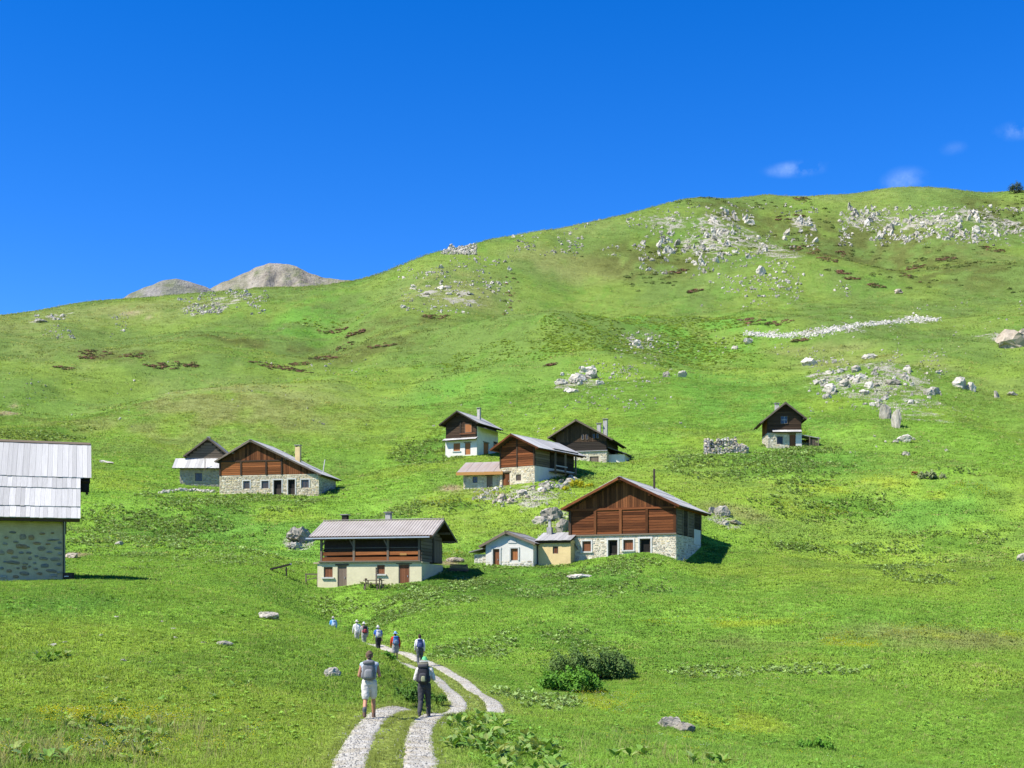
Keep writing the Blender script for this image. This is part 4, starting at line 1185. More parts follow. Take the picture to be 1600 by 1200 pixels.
# ---- I: the lone hut to the right
def lone_hut():
    h = House('hut', 'lone tall narrow hut with steep gable on the slope at the right', 'house', (1199, 700.5, 203), -3, 5.35, 5.6)
    hs = 2.45; ap, el, er = (.05, 7.15), (-3.95, 3.95), (3.4, 4.55)
    z = lambda a, b, c, d: h.rect(1080 + a / 6.667, 610 + b / 6.667, 1080 + c / 6.667, 610 + d / 6.667)
    w = z(892, 478, 955, 560); d = z(1022, 458, 1100, 590); d = (d[0], d[1], -.3, d[3])
    f, r, l = walls(h, hs, [w, d], M_MORTAR, below=2.5)
    masonry(f, h.front, 0, 5.35, -.9, hs - .03, [w, d], .42, .22, PAL_PALE + PAL_WARM[:2], 74); masonry(l, h.left, 0, 5.6, -.9, hs - .03, [], .42, .22, PAL_PALE, 75)
    boxes('white_pier', h.root, M_WHITEW, [(h.front, 4.45, 5.38, -1, hs - .02, -.1, .09)])
    window(h, h.front, w, 'bars', M_BLACK_Z, sill=False); door(h, h.front, d, M_SHUT)
    tw = prism('timber_wall', h.root, gable_poly(5.35, hs, ap, el, er, -.02), -.02, 5.55, M_BLACK_X)
    fr = Fr((-2.675, -.02, 0), (1,0,0), (0,0,1)); zt = lambda x: roof_z(ap, el, er, x - 2.675) - .17
    logs(h, tw, fr, .05, 5.3, hs + .3, 6.8, .33, M_DARK_X, .0, zt)
    fl = Fr((-2.695, 5.55, 0), (0,-1,0), (0,0,1)); vertical_boards(h, tw, fl, .05, 5.5, hs + .05, lambda x: 4.75, .3, M_RED_Z)
    wo = z(930, 268, 1003, 350); window(h, fr, wo, 'glass', M_LINTEL, sill=False, recess=-.13)
    pent_roof(h, h.front, .75, 5.3, hs + .05, hs + .42, .03, .75, mat=M_SILVER, pw=.6)
    gable_roof(h, ap, el, er, -.9, 6.4, mat=M_ROOFGREY, barge=M_GREYW_X, pw=.6, courses=((0, .52), (.5, 1.0)), purlins=(0, 1))
    chimney(h, -.7, 3.2, 5.9, 7.35, .6, .6)
    # slatted lean-to pen
    pen = boxes('pen_roof', h.root, M_SILVER_X, [(Fr((2.75, -.1, 2.05), (1, 0, -.2), (.2, 0, 1)), 0, 2.95, 0, .09, -3, 0)])
    boxes('pen_wall', h.root, M_BLACK_X, [(Fr((2.7, 2.8, 0), (1,0,0), (0,0,1)), 0, 2.7, -1.2, 1.7, -.2, 0)])
    fp = Fr((2.72, .1, 0), (1,0,0), (0,0,1))
    for k in range(12): board('slat', pen, fp, .12 + k * .225, .2, 0, .12, 1.35 if k < 5 else 2.4, .04, M_GREYW_Z)
    for k in (5, 11): board('post', pen, fp, .12 + k * .225, .5, .05, .16, 2.6, .12, M_GREYW_Z, -1)
lone_hut()

# ---- A: the barn at the left edge
def left_barn():
    rz = 108.5; W, D = 9.2, 14.0
    h = House.__new__(House); h.rz = R(rz); h.W = W; h.D = D
    h.X = Vector((math.cos(h.rz), math.sin(h.rz), 0)); h.Y = Vector((-math.sin(h.rz), math.cos(h.rz), 0))
    h.loc = P(98, 905.5, 60) + h.X * (W / 2)
    h._mk('barn', 'near barn at the left edge with silvery board roof and rubble wall', 'barn', None)
    fr = h.left
    hs = 2.85; ap, el, er = (0, 6.8), (-5.3, 2.83), (5.3, 2.83)
    f, r, l = walls(h, hs, [], M_MORTARG)
    prism('gable_wall', h.root, gable_poly(W, hs - .01, ap, el, er, .0, .16), .004, D - .01, M_MORTARG)
    # single stones showing through the render, as seen: (mark u, v, width px, height px)
    sm = [stone_mat('field_stone_%d' % k, a, b) for k, (a, b) in enumerate((((.22,.185,.135),(.34,.285,.205)), ((.20,.19,.165),(.31,.29,.245)), ((.30,.195,.10),(.42,.285,.155)), ((.33,.29,.22),(.45,.40,.31))))]
    rr = random.Random(3)
    proto = {}
    for k in range(8):
        n = 10; V = []; Fc = []
        for q in range(n):
            t = 2 * math.pi * q / n
            a = math.copysign(abs(math.cos(t)) ** .7, math.cos(t)) * .5 * rr.uniform(.82, 1.05); b = math.copysign(abs(math.sin(t)) ** .7, math.sin(t)) * .5 * rr.uniform(.8, 1.05)
            V += [(a, .5, b), (a * .9, -.25, b * .88)]
        V.append((rr.uniform(-.1, .1), -.5, rr.uniform(-.1, .1)))
        for q in range(n):
            p, s = 2 * q, 2 * ((q + 1) % n); Fc += [(p, s, s + 1, p + 1), (p + 1, s + 1, 2 * n)]
        for mi, m in enumerate(sm): proto[k, mi] = mesh_from('stone', V, Fc, m)
    spots = [(20,832,12,4),(66,834,10,4),(36,839,11,10),(49,840,10,9),(83,844,20,3),(58,849,14,5),(34,854,20,8),(65,857,13,8),(90,857,12,5),(3,864,8,8),(16,862,11,9),(33,864,8,5),(45,864,9,5),
             (23,871,11,5),(47,873,6,5),(68,873,14,6),(86,874,16,7),(21,879,22,6),(40,881,9,4),(38,887,8,7),(46,885,5,4),(70,884,14,7),(80,892,18,6),(38,896,16,7),(14,892,9,6),(62,896,9,5),(84,899,12,5),(8,878,6,4),(54,880,6,4),(57,869,6,4),
             (77,863,9,4),(25,847,9,4),(8,850,8,5),(75,850,8,4),(93,848,6,5),(93,866,6,6),(92,882,7,5),(5,901,12,6),(25,901,10,5),(56,889,7,4),(10,840,7,4),(44,855,5,3),(82,833,6,3),(3,888,6,5),(28,888,6,4),(92,895,8,5)]
    for k, (u, v, w, hh) in enumerate(spots):
        x, zz = h.at(u, v, fr); w *= 60 / 2000 * 1.03; hh *= 60 / 2000
        obj('stone', proto[rr.randrange(8), rr.choice((0, 0, 1, 1, 2, 3))], l, fr.M(x, zz, .0, w, hh, rr.uniform(.10, .18), rr.uniform(-.08, .08)))
    for k in range(60):                       # the wall goes on beyond the edge of the picture
        x = rr.uniform(.3, D - 3.6); zz = rr.uniform(-.2, 2.3)
        obj('stone', proto[rr.randrange(8), rr.choice((0, 0, 1, 1, 2, 3))], l, fr.M(x, zz, .0, rr.uniform(.2, .55), rr.uniform(.12, .26), .13, rr.uniform(-.08, .08)))
    # roof: slab, four courses of individual boards on the near slope
    roof = gable_roof(h, ap, el, er, -.05, D + .7, th=.16, mat=M_SILVER, barge=None, sides='r', courses=((0, .36), (.34, .68), (.66, 1.0)), pw=.6, purlins=(1,), ridge=False)
    sl = math.hypot(5.3, 3.97); f2 = Fr((el[0], D + .7, el[1]), (0,-1,0), (5.3, 0, 3.97)); L = D + 1.45
    for ci, (t0, t1, extra) in enumerate(((-.01, .15, 0), (.13, .385, 0), (.365, .53, 0), (.505, 1.0, .5))):
        x = 0.0
        end = L + .04 + extra
        while x < end - .05:
            w = min(rr.uniform(.17, .29), end - x)
            dz = rr.uniform(-.018, .018)
            board('roof_board', roof, f2, x + w / 2, sl * (t0 + t1) / 2 + dz, .02 + .045 * ci + rr.uniform(0, .012), w * .972, sl * (t1 - t0), .035, M_SILVER)
            x += w
    boxes('eave_deck', roof, M_DARK_X, [(f2, D + .752, L + .02, .0, sl * .5, -.12, 0), (f2, D + .752, L + .48, sl * .502, sl, -.12, 0)])
    board('ridge_board', roof, f2, (L + .5) / 2, sl - .06, .02 + .045 * 4, L + .56, .2, .04, M_GREYW_X)
    board('eave_board', roof, f2, L / 2, -.02, -.17, L + .02, .07, .17, M_DARK_X, -1)
    # upper course carried by log ends at the gable
    t = .53; px, pz = el[0] + 5.3 * t, el[1] + 3.97 * t
    boxes('log_end', h.root, M_BLACK_X, [(Fr((px - .05, -.72, pz - .62), (1,0,0), (0,0,1)), 0, .26, 0, .55, .0, .47)])
    boxes('log_end', h.root, M_BLACK_X, [(Fr((px + .02, -.72, pz - .74), (1,0,0), (0,0,1)), 0, .14, 0, .118, .30, .42)])
    boxes('log_end', h.root, M_BLACK_X, [(Fr((px + 2.2, -.9, pz + 1.2), (1,0,0), (0,0,1)), 0, .26, 0, .25, -.9, .3)])
    for x in (D - 9.6, D - 8, D - 6.3, D - 4.6, D - 2.9, D - 1.35, D - .05):
        board('rafter_tail', h.root, fr, x, hs - .09, 0, .14, .15, .55, M_BLACK_X, -1)
    board('corner_post', h.root, h.front, .0, 1.2, .01, .12, 3.4, .05, M_BLACK_Z, -1)
left_barn()
# ------------------------------------------------------------------ rocks
def rock_mesh(name, seed, mat, sub=1, flat=(1, .8, .7), rough=.07):
    rr = random.Random(seed)
    bm = bmesh.new()
    for k in range(22):
        v = Vector((rr.gauss(0, 1), rr.gauss(0, 1), rr.gauss(0, 1))).normalized() * rr.uniform(.8, 1.0)
        bm.verts.new((v.x * flat[0] * .5, v.y * flat[1] * .5, v.z * flat[2] * .5))
    bmesh.ops.convex_hull(bm, input=bm.verts[:])
    bmesh.ops.delete(bm, geom=[v for v in bm.verts if not v.link_faces], context='VERTS')
    bmesh.ops.triangulate(bm, faces=bm.faces[:])
    for s in range(sub):
        bmesh.ops.subdivide_edges(bm, edges=bm.edges[:], cuts=1, use_grid_fill=True)
        a = rough / (s + 1)
        for v in bm.verts: v.co += Vector((rr.uniform(-a, a), rr.uniform(-a, a), rr.uniform(-a, a)))
    me = bpy.data.meshes.new(name); bm.to_mesh(me); bm.free(); me.materials.append(mat)
    return me
M_ROCK = stone_mat('limestone', (.24,.215,.165), (.43,.395,.325), (.27,.235,.145), 1.6)
M_ROCKW = stone_mat('pale_limestone', (.35,.32,.255), (.60,.56,.475), (.37,.31,.20), 1.6)
M_ROCKP = stone_mat('warm_limestone', (.30,.25,.18), (.46,.39,.30), (.26,.24,.18), 1.6)
SHAPES = {}
for mk, m in (('g', M_ROCK), ('w', M_ROCKW), ('p', M_ROCKP)):
    SHAPES[mk] = [rock_mesh('rock', 100 + k, m, 1, ((1, .8, .7), (1, .55, .5), (1, .6, 1.1), (1, .45, .8))[k % 4], .1) for k in range(8)]
CRAG = {mk: [rock_mesh('crag', 500 + k, m, 1, ((.5, .42, 1.05), (.62, .4, .9), (.8, .5, .75), (.42, .42, 1.15))[k % 4], .09) for k in range(8)] for mk, m in (('g', M_ROCK), ('w', M_ROCKW))}
BIG = {mk: [rock_mesh('boulder', 300 + k, m, 2, ((1, .8, .65), (1, .75, .5), (1, .9, .85))[k % 3], .05) for k in range(4)] for mk, m in (('g', M_ROCK), ('w', M_ROCKW), ('p', M_ROCKP))}
rrk = random.Random(21)
def put_rock(name, label, u, v, wpx, hpx, mk='g', group=None, tilt=0.0, big=False, ymin=14, sink=.25, cat='rock', yaw=None):
    """rock on the ground at a surveyed mark; wpx, hpx: its seen width and height"""
    c = hit(u, v, ymin)
    if c is None: return None
    k = c.y / FPX; w = wpx * k; hgt = hpx * k
    me = rrk.choice(CRAG[mk] if name == 'crag_rock' else BIG[mk] if big else SHAPES[mk])
    o = obj(name, me)
    o.location = (c.x, c.y, c.z + hgt * (.5 - sink))
    o.rotation_euler = (rrk.uniform(-.25, .25), tilt + rrk.uniform(-.15, .15), yaw if yaw is not None else rrk.uniform(-.6, .6) + rrk.choice((0, math.pi)))
    bb = [Vector(b) for b in me.vertices.data.bound_box] if False else None
    o.scale = (w * 1.1, w * rrk.uniform(.75, 1.1), hgt / .62 * (1 + sink * .6))
    tag(o, label, cat, group)
    return o

# boulders one can point to
for a in (
    ('knobbed pale boulder lying in the meadow at the lower right', 1046, 1137, 36, 30, 'g'),
    ('low right-hand lump leaning on the knobbed boulder at the lower right', 1070, 1143, 34, 18, 'g'),
    ('flat grey boulder in the grass below the barn, right on the knoll', 419, 966, 40, 14, 'g'),
    ('small grey boulder left of the walking man on the knoll flank', 520, 1057, 27, 20, 'g'),
    ('low grey stone below the flat boulder on the knoll', 352, 1008, 26, 9, 'g'),
    ('large grey boulder right of the big chalet roof', 1129, 806, 26, 22, 'g'),
    ('boulder tucked behind the right eave of the big chalet', 1113, 803, 16, 20, 'g'),
    ('flat slab lying right of the big chalet shadow', 1152, 819, 26, 10, 'p'),
    ('small round stone beside the flat slab, right of the big chalet', 1133, 820, 12, 8, 'g'),
    ('grey rock cut by the right edge of the picture', 1597, 877, 18, 16, 'g'),
    ('rounded pale boulder on the slope right of the lone hut', 1414, 690, 26, 14, 'w'),
    ('smaller stone left of the rounded boulder right of the lone hut', 1399, 692, 10, 7, 'g'),
    ('grey stone below the rounded boulder right of the lone hut', 1415, 712, 14, 9, 'g'),
    ('largest boulder right of the stone field', 1499, 606, 28, 20, 'w'),
    ('smaller boulder touching the largest one right of the stone field', 1517, 610, 16, 16, 'w'),
    ('dark pair member, grey rock far right on the slope', 1558, 622, 10, 11, 'g'),
    ('pointed grey rock at the far right of the slope', 1582, 618, 16, 9, 'g'),
    ('white boulder on the middle slope above the dark chalet, right of its twin', 1066, 589, 17, 13, 'w'),
    ('grey boulder left of the white one on the middle slope', 1041, 589, 12, 10, 'g'),
    ('angular boulder left end below the scree strip', 1169, 537, 15, 10, 'w'),
    ('small rock left of the angular boulder below the scree strip', 1148, 546, 12, 7, 'g'),
    ('broad pale rock at the upper left rim of the stone field', 1264, 571, 28, 15, 'w'),
    ('tall grey block in the lower crag, leftmost', 1188, 428, 16, 15, 'w'),
    ('white block at the right end of the upper crag', 1525, 364, 14, 13, 'w'),
    ('pale broken rock face at the right edge below the scree level', 1580, 543, 56, 36, 'p'),
    ('second piece of the broken rock face at the right edge', 1600, 540, 40, 34, 'p'),
    ('yellowish boulder in the moor below the crags', 1404, 458, 14, 8, 'p'),
    ('flat pale slab on the left slope between the barn and the wide chalet', 166, 724, 26, 7, 'w'),
    ('second pale slab half sunk beside it, nearer the barn', 186, 851, 14, 6, 'g'),
    ('grey crag lump left of the gallery house roof', 470, 846, 44, 36, 'g'),
    ('smaller crag lump below the gallery house roof edge', 462, 857, 26, 18, 'g'),
    ('grey bedrock hump left of the big chalet gable', 862, 812, 38, 24, 'g'),
    ('lower bedrock block beside the big chalet wall', 880, 832, 28, 26, 'g'),
    ('flat bedrock step left of the hump by the big chalet', 845, 818, 26, 14, 'g'),
    ('flat pale stone slab in the plants below the big chalet', 906, 903, 44, 8, 'w'),
    ('weathered stones at the right end of the gallery house', 712, 878, 30, 10, 'p'),
    ('leaning rock slab below the stone field, left of two', 1383, 656, 20, 34, 'g'),
    ('leaning rock slab below the stone field, right of two', 1401, 668, 17, 38, 'g'),
    ('grey rock on the left slope edge beside the barn', 112, 872, 24, 14, 'p')):
    put_rock('boulder', *a, big=a[3] > 15)

def field(label, group, n, box, wr, hr, mk, tilt=0.0, name='rock', shape=None, seed=1, ymin=14, sink=.3, asp=None):
    rr = random.Random(seed); k = 0; tries = 0
    while k < n and tries < n * 30:
        tries += 1
        u = rr.uniform(box[0], box[2]); v = rr.uniform(box[1], box[3])
        if shape and not shape(u, v): continue
        s = rr.random() ** 2.2
        w = wr[0] + (wr[1] - wr[0]) * s; hh = (hr[0] + (hr[1] - hr[0]) * s) * rr.uniform(.7, 1.2)
        lab = label
        if n >= 60: lab = label + ', ' + ('upper ' if v < (box[1] + box[3]) / 2 else 'lower ') + ('left', 'middle', 'right')[min(2, int(3 * (u - box[0]) / (box[2] - box[0])))] + ' part'
        if put_rock(name, lab, u, v, w, hh, mk if len(mk) == 1 else rr.choice(mk), group, tilt * rr.uniform(.6, 1.2), sink=sink, ymin=ymin, big=w > 17): k += 1
def nz(u, v, su, sv, seed, t): return float(fbm(np.array(u / su), np.array(v / sv), 3, seed)) > t
# crags near the top
field('pale rock jutting from the crag below the hilltop', 'rocks of the left crag', 135, (1000, 335, 1275, 428), (6, 20), (5, 15), 'wwwg', .5, 'crag_rock', lambda u, v: abs((v - 345) - (1240 - u) * .30) < 44 and nz(u + v * .5, v, 22, 20, 3, .5) and v > 332, 5, sink=.48)
field('pale rock in the crag band at the upper right', 'rocks of the right crag', 115, (1318, 328, 1600, 376), (6, 18), (5, 13), 'wwwg', .2, 'crag_rock', lambda u, v: nz(u, v, 26, 14, 8, .5), 6, sink=.48)
field('small white outcrop stone near the skyline of the shoulder', 'stones at the shoulder', 9, (695, 380, 740, 396), (5, 15), (3, 8), 'w', 0, 'rock', None, 7)
field('pale stone in the bare patch on the middle shoulder', 'stones of the middle shoulder', 20, (625, 448, 772, 482), (4, 14), (2, 6), 'w', 0, 'rock', lambda u, v: nz(u, v, 20, 8, 12, .48), 8)
field('pale stone of the scatter under the far peaks', 'stones under the far peaks', 22, (285, 456, 412, 490), (4, 12), (2, 6), 'w', 0, 'rock', lambda u, v: nz(u, v, 20, 8, 14, .47), 9)
field('white rock of the outcrop on the left skyline slope', 'rocks on the left skyline', 9, (50, 492, 101, 504), (7, 22), (5, 9), 'w', 0, 'rock', None, 10)
field('white rock of the outcrop above the hamlet', 'outcrop above the hamlet', 14, (872, 574, 940, 616), (8, 34), (6, 20), 'w', .15, 'rock', lambda u, v: ((u - 903) / 36) ** 2 + ((v - 597) / 22) ** 2 < 1, 11)
field('pale rock of the small heap above the hamlet outcrop', 'small heap above the hamlet', 9, (980, 532, 1020, 551), (6, 16), (5, 12), 'w', 0, 'rock', None, 12)
field('pale rock of the stone field above the lone hut', 'stone field above the lone hut', 75, (1272, 555, 1475, 640), (6, 24), (5, 15), 'wwg', .1, 'rock', lambda u, v: ((u - 1370) / 105) ** 2 + ((v - 598) / 44) ** 2 < 1 and nz(u, v, 22, 14, 20, .47), 13)
field('stone of the tumbled dry wall between the knoll chalet and the big chalet', 'tumbled dry wall', 34, (768, 748, 905, 792), (6, 20), (5, 12), 'wgp', 0, 'wall_stone', lambda u, v: abs(v - (792 - (u - 768) * .32)) < 8, 14)
field('stone of the low heap below the lean-to', 'heap below the lean-to', 14, (735, 762, 785, 782), (5, 12), (4, 8), 'wg', 0, 'wall_stone', lambda u, v: abs(v - (780 - (u - 735) * .3)) < 6, 15)
field('small stone in the grass of the left foreground', 'stones in the left foreground', 10, (60, 950, 330, 1040), (8, 18), (3, 6), 'gw', 0, 'stone', None, 16)

# scree: too many to count
def points_stuff(name, label, X, Y, Zoff, scl, rot, tint, idx, coll, tilt=None, kind='stuff'):
    X = np.asarray(X); Y = np.asarray(Y)
    Z = height(X, Y) + Zoff
    me = bpy.data.meshes.new(name)
    n = len(X)
    me.vertices.add(n); me.vertices.foreach_set('co', np.stack([X, Y, Z], 1).ravel())
    def att(nm, ty, data, prop='value'):
        a_ = me.attributes.new(nm, ty, 'POINT'); a_.data.foreach_set(prop, np.ascontiguousarray(data).ravel())
    att('scl', 'FLOAT_VECTOR', scl, 'vector'); att('rot', 'FLOAT_VECTOR', rot, 'vector'); att('idx', 'INT', idx.astype(np.int32))
    att('tint', 'FLOAT_COLOR', np.concatenate([tint, np.ones((n, 1))], 1), 'color')
    o = obj(name, me)
    ng = bpy.data.node_groups.new(name, 'GeometryNodeTree')
    ng.interface.new_socket('Geometry', in_out='INPUT', socket_type='NodeSocketGeometry'); ng.interface.new_socket('Geometry', in_out='OUTPUT', socket_type='NodeSocketGeometry')
    gi = ng.nodes.new('NodeGroupInput'); go = ng.nodes.new('NodeGroupOutput')
    ip = ng.nodes.new('GeometryNodeInstanceOnPoints'); ci = ng.nodes.new('GeometryNodeCollectionInfo')
    ci.inputs['Collection'].default_value = coll; ci.inputs['Separate Children'].default_value = True; ci.inputs['Reset Children'].default_value = True
    ip.inputs['Pick Instance'].default_value = True
    def na(nm, ty):
        q = ng.nodes.new('GeometryNodeInputNamedAttribute'); q.data_type = ty; q.inputs['Name'].default_value = nm
        return q.outputs['Attribute']
    e2r = ng.nodes.new('FunctionNodeEulerToRotation')
    ng.links.new(na('rot', 'FLOAT_VECTOR'), e2r.inputs[0])
    ng.links.new(gi.outputs[0], ip.inputs['Points']); ng.links.new(ci.outputs[0], ip.inputs['Instance'])
    ng.links.new(na('idx', 'INT'), ip.inputs['Instance Index']); ng.links.new(e2r.outputs[0], ip.inputs['Rotation']); ng.links.new(na('scl', 'FLOAT_VECTOR'), ip.inputs['Scale'])
    ng.links.new(ip.outputs[0], go.inputs[0])
    md = o.modifiers.new('scatter', 'NODES'); md.node_group = ng
    return tag(o, label, None, None, kind)
def coll_of(name, meshes):
    c = bpy.data.collections.new(name)
    for k, m in enumerate(meshes): c.objects.link(bpy.data.objects.new('%s_%02d' % (name, k), m))
    return c
M_SCREE = stone_mat('scree_limestone', (.38,.355,.30), (.60,.57,.50), None, 1.6)
C_SCREE = coll_of('fresh_scree_stone', [rock_mesh('rock', 700 + k, M_SCREE, 0, (1, .8, .7)) for k in range(6)])
C_STONE = coll_of('scree_stone', SHAPES['w'][:4] + SHAPES['g'][4:6])
def scree(label, marks, wid, n, size, seed, name='scree'):
    r_ = np.random.default_rng(seed); X = []; Y = []; S = []
    ms = np.array(marks, float)
    for k in range(n):
        t = r_.random() * (len(ms) - 1); i = int(t); f = t - i
        u, v, w = ms[i] * (1 - f) + ms[i + 1] * f
        c = hit(u + r_.normal() * 5, v + r_.normal() * w * .5, 100)
        if c is None: continue
        X.append(c.x); Y.append(c.y); S.append((size[0] + (size[1] - size[0]) * r_.random() ** 2.5) * c.y / FPX)
    n = len(X); S = np.array(S)[:, None]
    points_stuff(name, label, X, Y, -.05, S * r_.uniform(.7, 1.2, (n, 3)) * [1.2, 1.2, 1.1], r_.uniform(0, 6.28, (n, 3)), np.ones((n, 3)), r_.integers(0, 6, n), C_SCREE)
scree('long strip of pale scree stones across the right slope', [(1168, 521, 4), (1215, 525, 3), (1265, 521, 7), (1310, 514, 5), (1350, 507, 4), (1390, 504, 2), (1432, 498, 6), (1464, 500, 2)], 8, 2200, (2, 5.5), 3)
def loose(label, n, boxes_, size, seed, name='loose_stones'):
    r_ = np.random.default_rng(seed); X = []; Y = []; S = []
    while len(X) < n:
        u0, v0, u1, v1, sd, thr = boxes_[r_.integers(len(boxes_))]
        u = r_.uniform(u0, u1); v = r_.uniform(v0, v1)
        if thr > 0 and not nz(u, v, 34, 18, sd, thr): 
            continue
        c = hit(u, v, 60)
        if c is None: X.append(0.); Y.append(-50.); S.append(.01); continue
        X.append(c.x); Y.append(c.y); S.append((size[0] + (size[1] - size[0]) * r_.random() ** 2.6) * c.y / FPX)
    S = np.array(S)[:, None]
    points_stuff(name, label, X, Y, .06, S * r_.uniform(.6, 1.2, (n, 3)), r_.uniform(0, 6.28, (n, 3)), np.ones((n, 3)), r_.integers(0, 6, n), C_STONE)
loose('small pale stones strewn over the crags and the upper slope', 3200, [(1000, 318, 1280, 430, 3, .47), (1000, 330, 1270, 425, 3, .5), (1310, 322, 1600, 385, 8, .46), (1310, 325, 1600, 380, 8, .5), (620, 400, 800, 490, 12, .5), (280, 455, 420, 492, 14, .48), (1080, 430, 1330, 480, 5, .56), (800, 340, 1010, 400, 6, .57), (690, 378, 745, 398, 7, .4)], (2.5, 9), 31)
loose('small pale stones strewn over the middle slope and the stone field', 1500, [(1265, 545, 1480, 645, 20, .46), (1265, 548, 1475, 640, 20, .48), (840, 560, 1010, 640, 22, .52), (960, 520, 1060, 600, 23, .5), (40, 490, 200, 530, 25, .55), (0, 560, 700, 680, 27, .6), (1060, 470, 1600, 560, 29, .6), (700, 620, 1600, 720, 31, .62)], (2, 7), 32)
loose('stones of the rubble bank under the dry wall', 320, [(770, 745, 900, 792, 33, .5), (740, 762, 790, 784, 33, .4), (830, 785, 890, 840, 34, .5)], (2, 7), 33)
# ruined enclosure: rough walls of small stones
def ruin():
    root = bpy.data.objects.new('ruined_pen', None); COL.objects.link(root)
    c = P(1136, 709, 197); c.z = hz(c.x, c.y); root.location = c
    tag(root, 'roofless ruined stone pen left of the lone hut', 'ruin')
    def rough(x0, y0, x1, y1, h0, h1, seed, th=.75):
        rr = random.Random(seed); L = math.hypot(x1 - x0, y1 - y0); V = []; Fc = []; C = []
        ax = Vector((x1 - x0, y1 - y0, 0)).normalized(); ay = Vector((-ax.y, ax.x, 0))
        d = 0
        while d < L:
            hmax = h0 + (h1 - h0) * d / L + rr.uniform(-.3, .25); p0 = Vector((x0, y0, 0)) + ax * d
            zb = hz(c.x + p0.x, c.y + p0.y) - c.z - .3
            for row in range(2):
                z = zb
                while z < zb + .3 + hmax:
                    s = Vector((rr.uniform(.32, .62), rr.uniform(.3, .5), rr.uniform(.2, .36)))
                    q = p0 + ax * rr.uniform(-.12, .12) + ay * ((row - .5) * th * .55 + rr.uniform(-.05, .05)); k = len(V)
                    src = SHAPES['g'][rr.randrange(8)]; a = rr.uniform(0, 6.28)
                    f = rr.uniform(.75, 1.2); col = rr.choice(PAL_GREY + PAL_WARM[:2])
                    m = Matrix.Rotation(a, 3, 'Z')
                    for v_ in src.vertices:
                        w = m @ v_.co; V.append((q.x + w.x * s.x * 1.35, q.y + w.y * s.y * 1.35, z + s.z / 2 + w.z * s.z * 1.7))
                    for pl in src.polygons: Fc.append(tuple(k + i for i in pl.vertices)); C.append((col[0] * f, col[1] * f, col[2] * f))
                    z += s.z * .85
            d += .42
        me = mesh_from('wall', V, Fc, M_STONEATT)
        ca = me.color_attributes.new('scol', 'FLOAT_COLOR', 'CORNER'); cl = []
        for pi, p in enumerate(me.polygons): cl += [(*C[pi], 1)] * p.loop_total
        ca.data.foreach_set('color', np.array(cl, dtype=np.float32).ravel())
        o = obj('wall', me, root); o['kind'] = 'stuff'
    rough(-3.1, 0, 3.0, .3, .6, .95, 1); rough(-2.0, 7.2, 3.0, 7.5, 1.2, 1.2, 2); rough(-3.0, .4, -2.0, 7.2, .8, 1.5, 3); rough(3.0, .5, 3.0, 7.4, .7, .4, 4)
ruin()
# ------------------------------------------------------------------ grass and plants
GM = leaf_mat('grass_blade', attr='tint', trans=.3, var=0, rough=.8, up=.75)
def blades(seed, n, spread, h0, h1, w, lean=.35):
    rr = random.Random(seed); V = []; Fc = []
    for k in range(n):
        a = rr.uniform(0, 6.28); d = spread * math.sqrt(rr.random()); x, y = d * math.cos(a), d * math.sin(a)
        t = rr.uniform(0, 6.28); h = rr.uniform(h0, h1); l = h * rr.uniform(.1, lean) * 1.6; fa = rr.uniform(0, 6.28)
        dx, dy = math.cos(fa) * w / 2, math.sin(fa) * w / 2; lx, ly = math.cos(t) * l, math.sin(t) * l
        b = len(V)
        V += [(x - dx, y - dy, -.03), (x + dx, y + dy, -.03), (x + lx * .35 + dx * .8, y + ly * .35 + dy * .8, h * .6), (x + lx * .35 - dx * .8, y + ly * .35 - dy * .8, h * .6), (x + lx, y + ly, h)]
        Fc += [(b, b + 1, b + 2, b + 3), (b + 3, b + 2, b + 4)]
    return mesh_from('tuft', V, Fc, GM)
C_NEAR = coll_of('near_tuft', [blades(k, 18, .16, .03, .085, .014, 1.1) for k in range(5)] + [blades(9, 9, .16, .06, .17, .010, .7)])
C_MID = coll_of('mid_tuft', [blades(20 + k, 16, .32, .05, .13, .034, .9) for k in range(4)])
C_FAR = coll_of('far_tuft', [blades(40 + k, 18, .75, .08, .2, .10, 1.0) for k in range(4)])

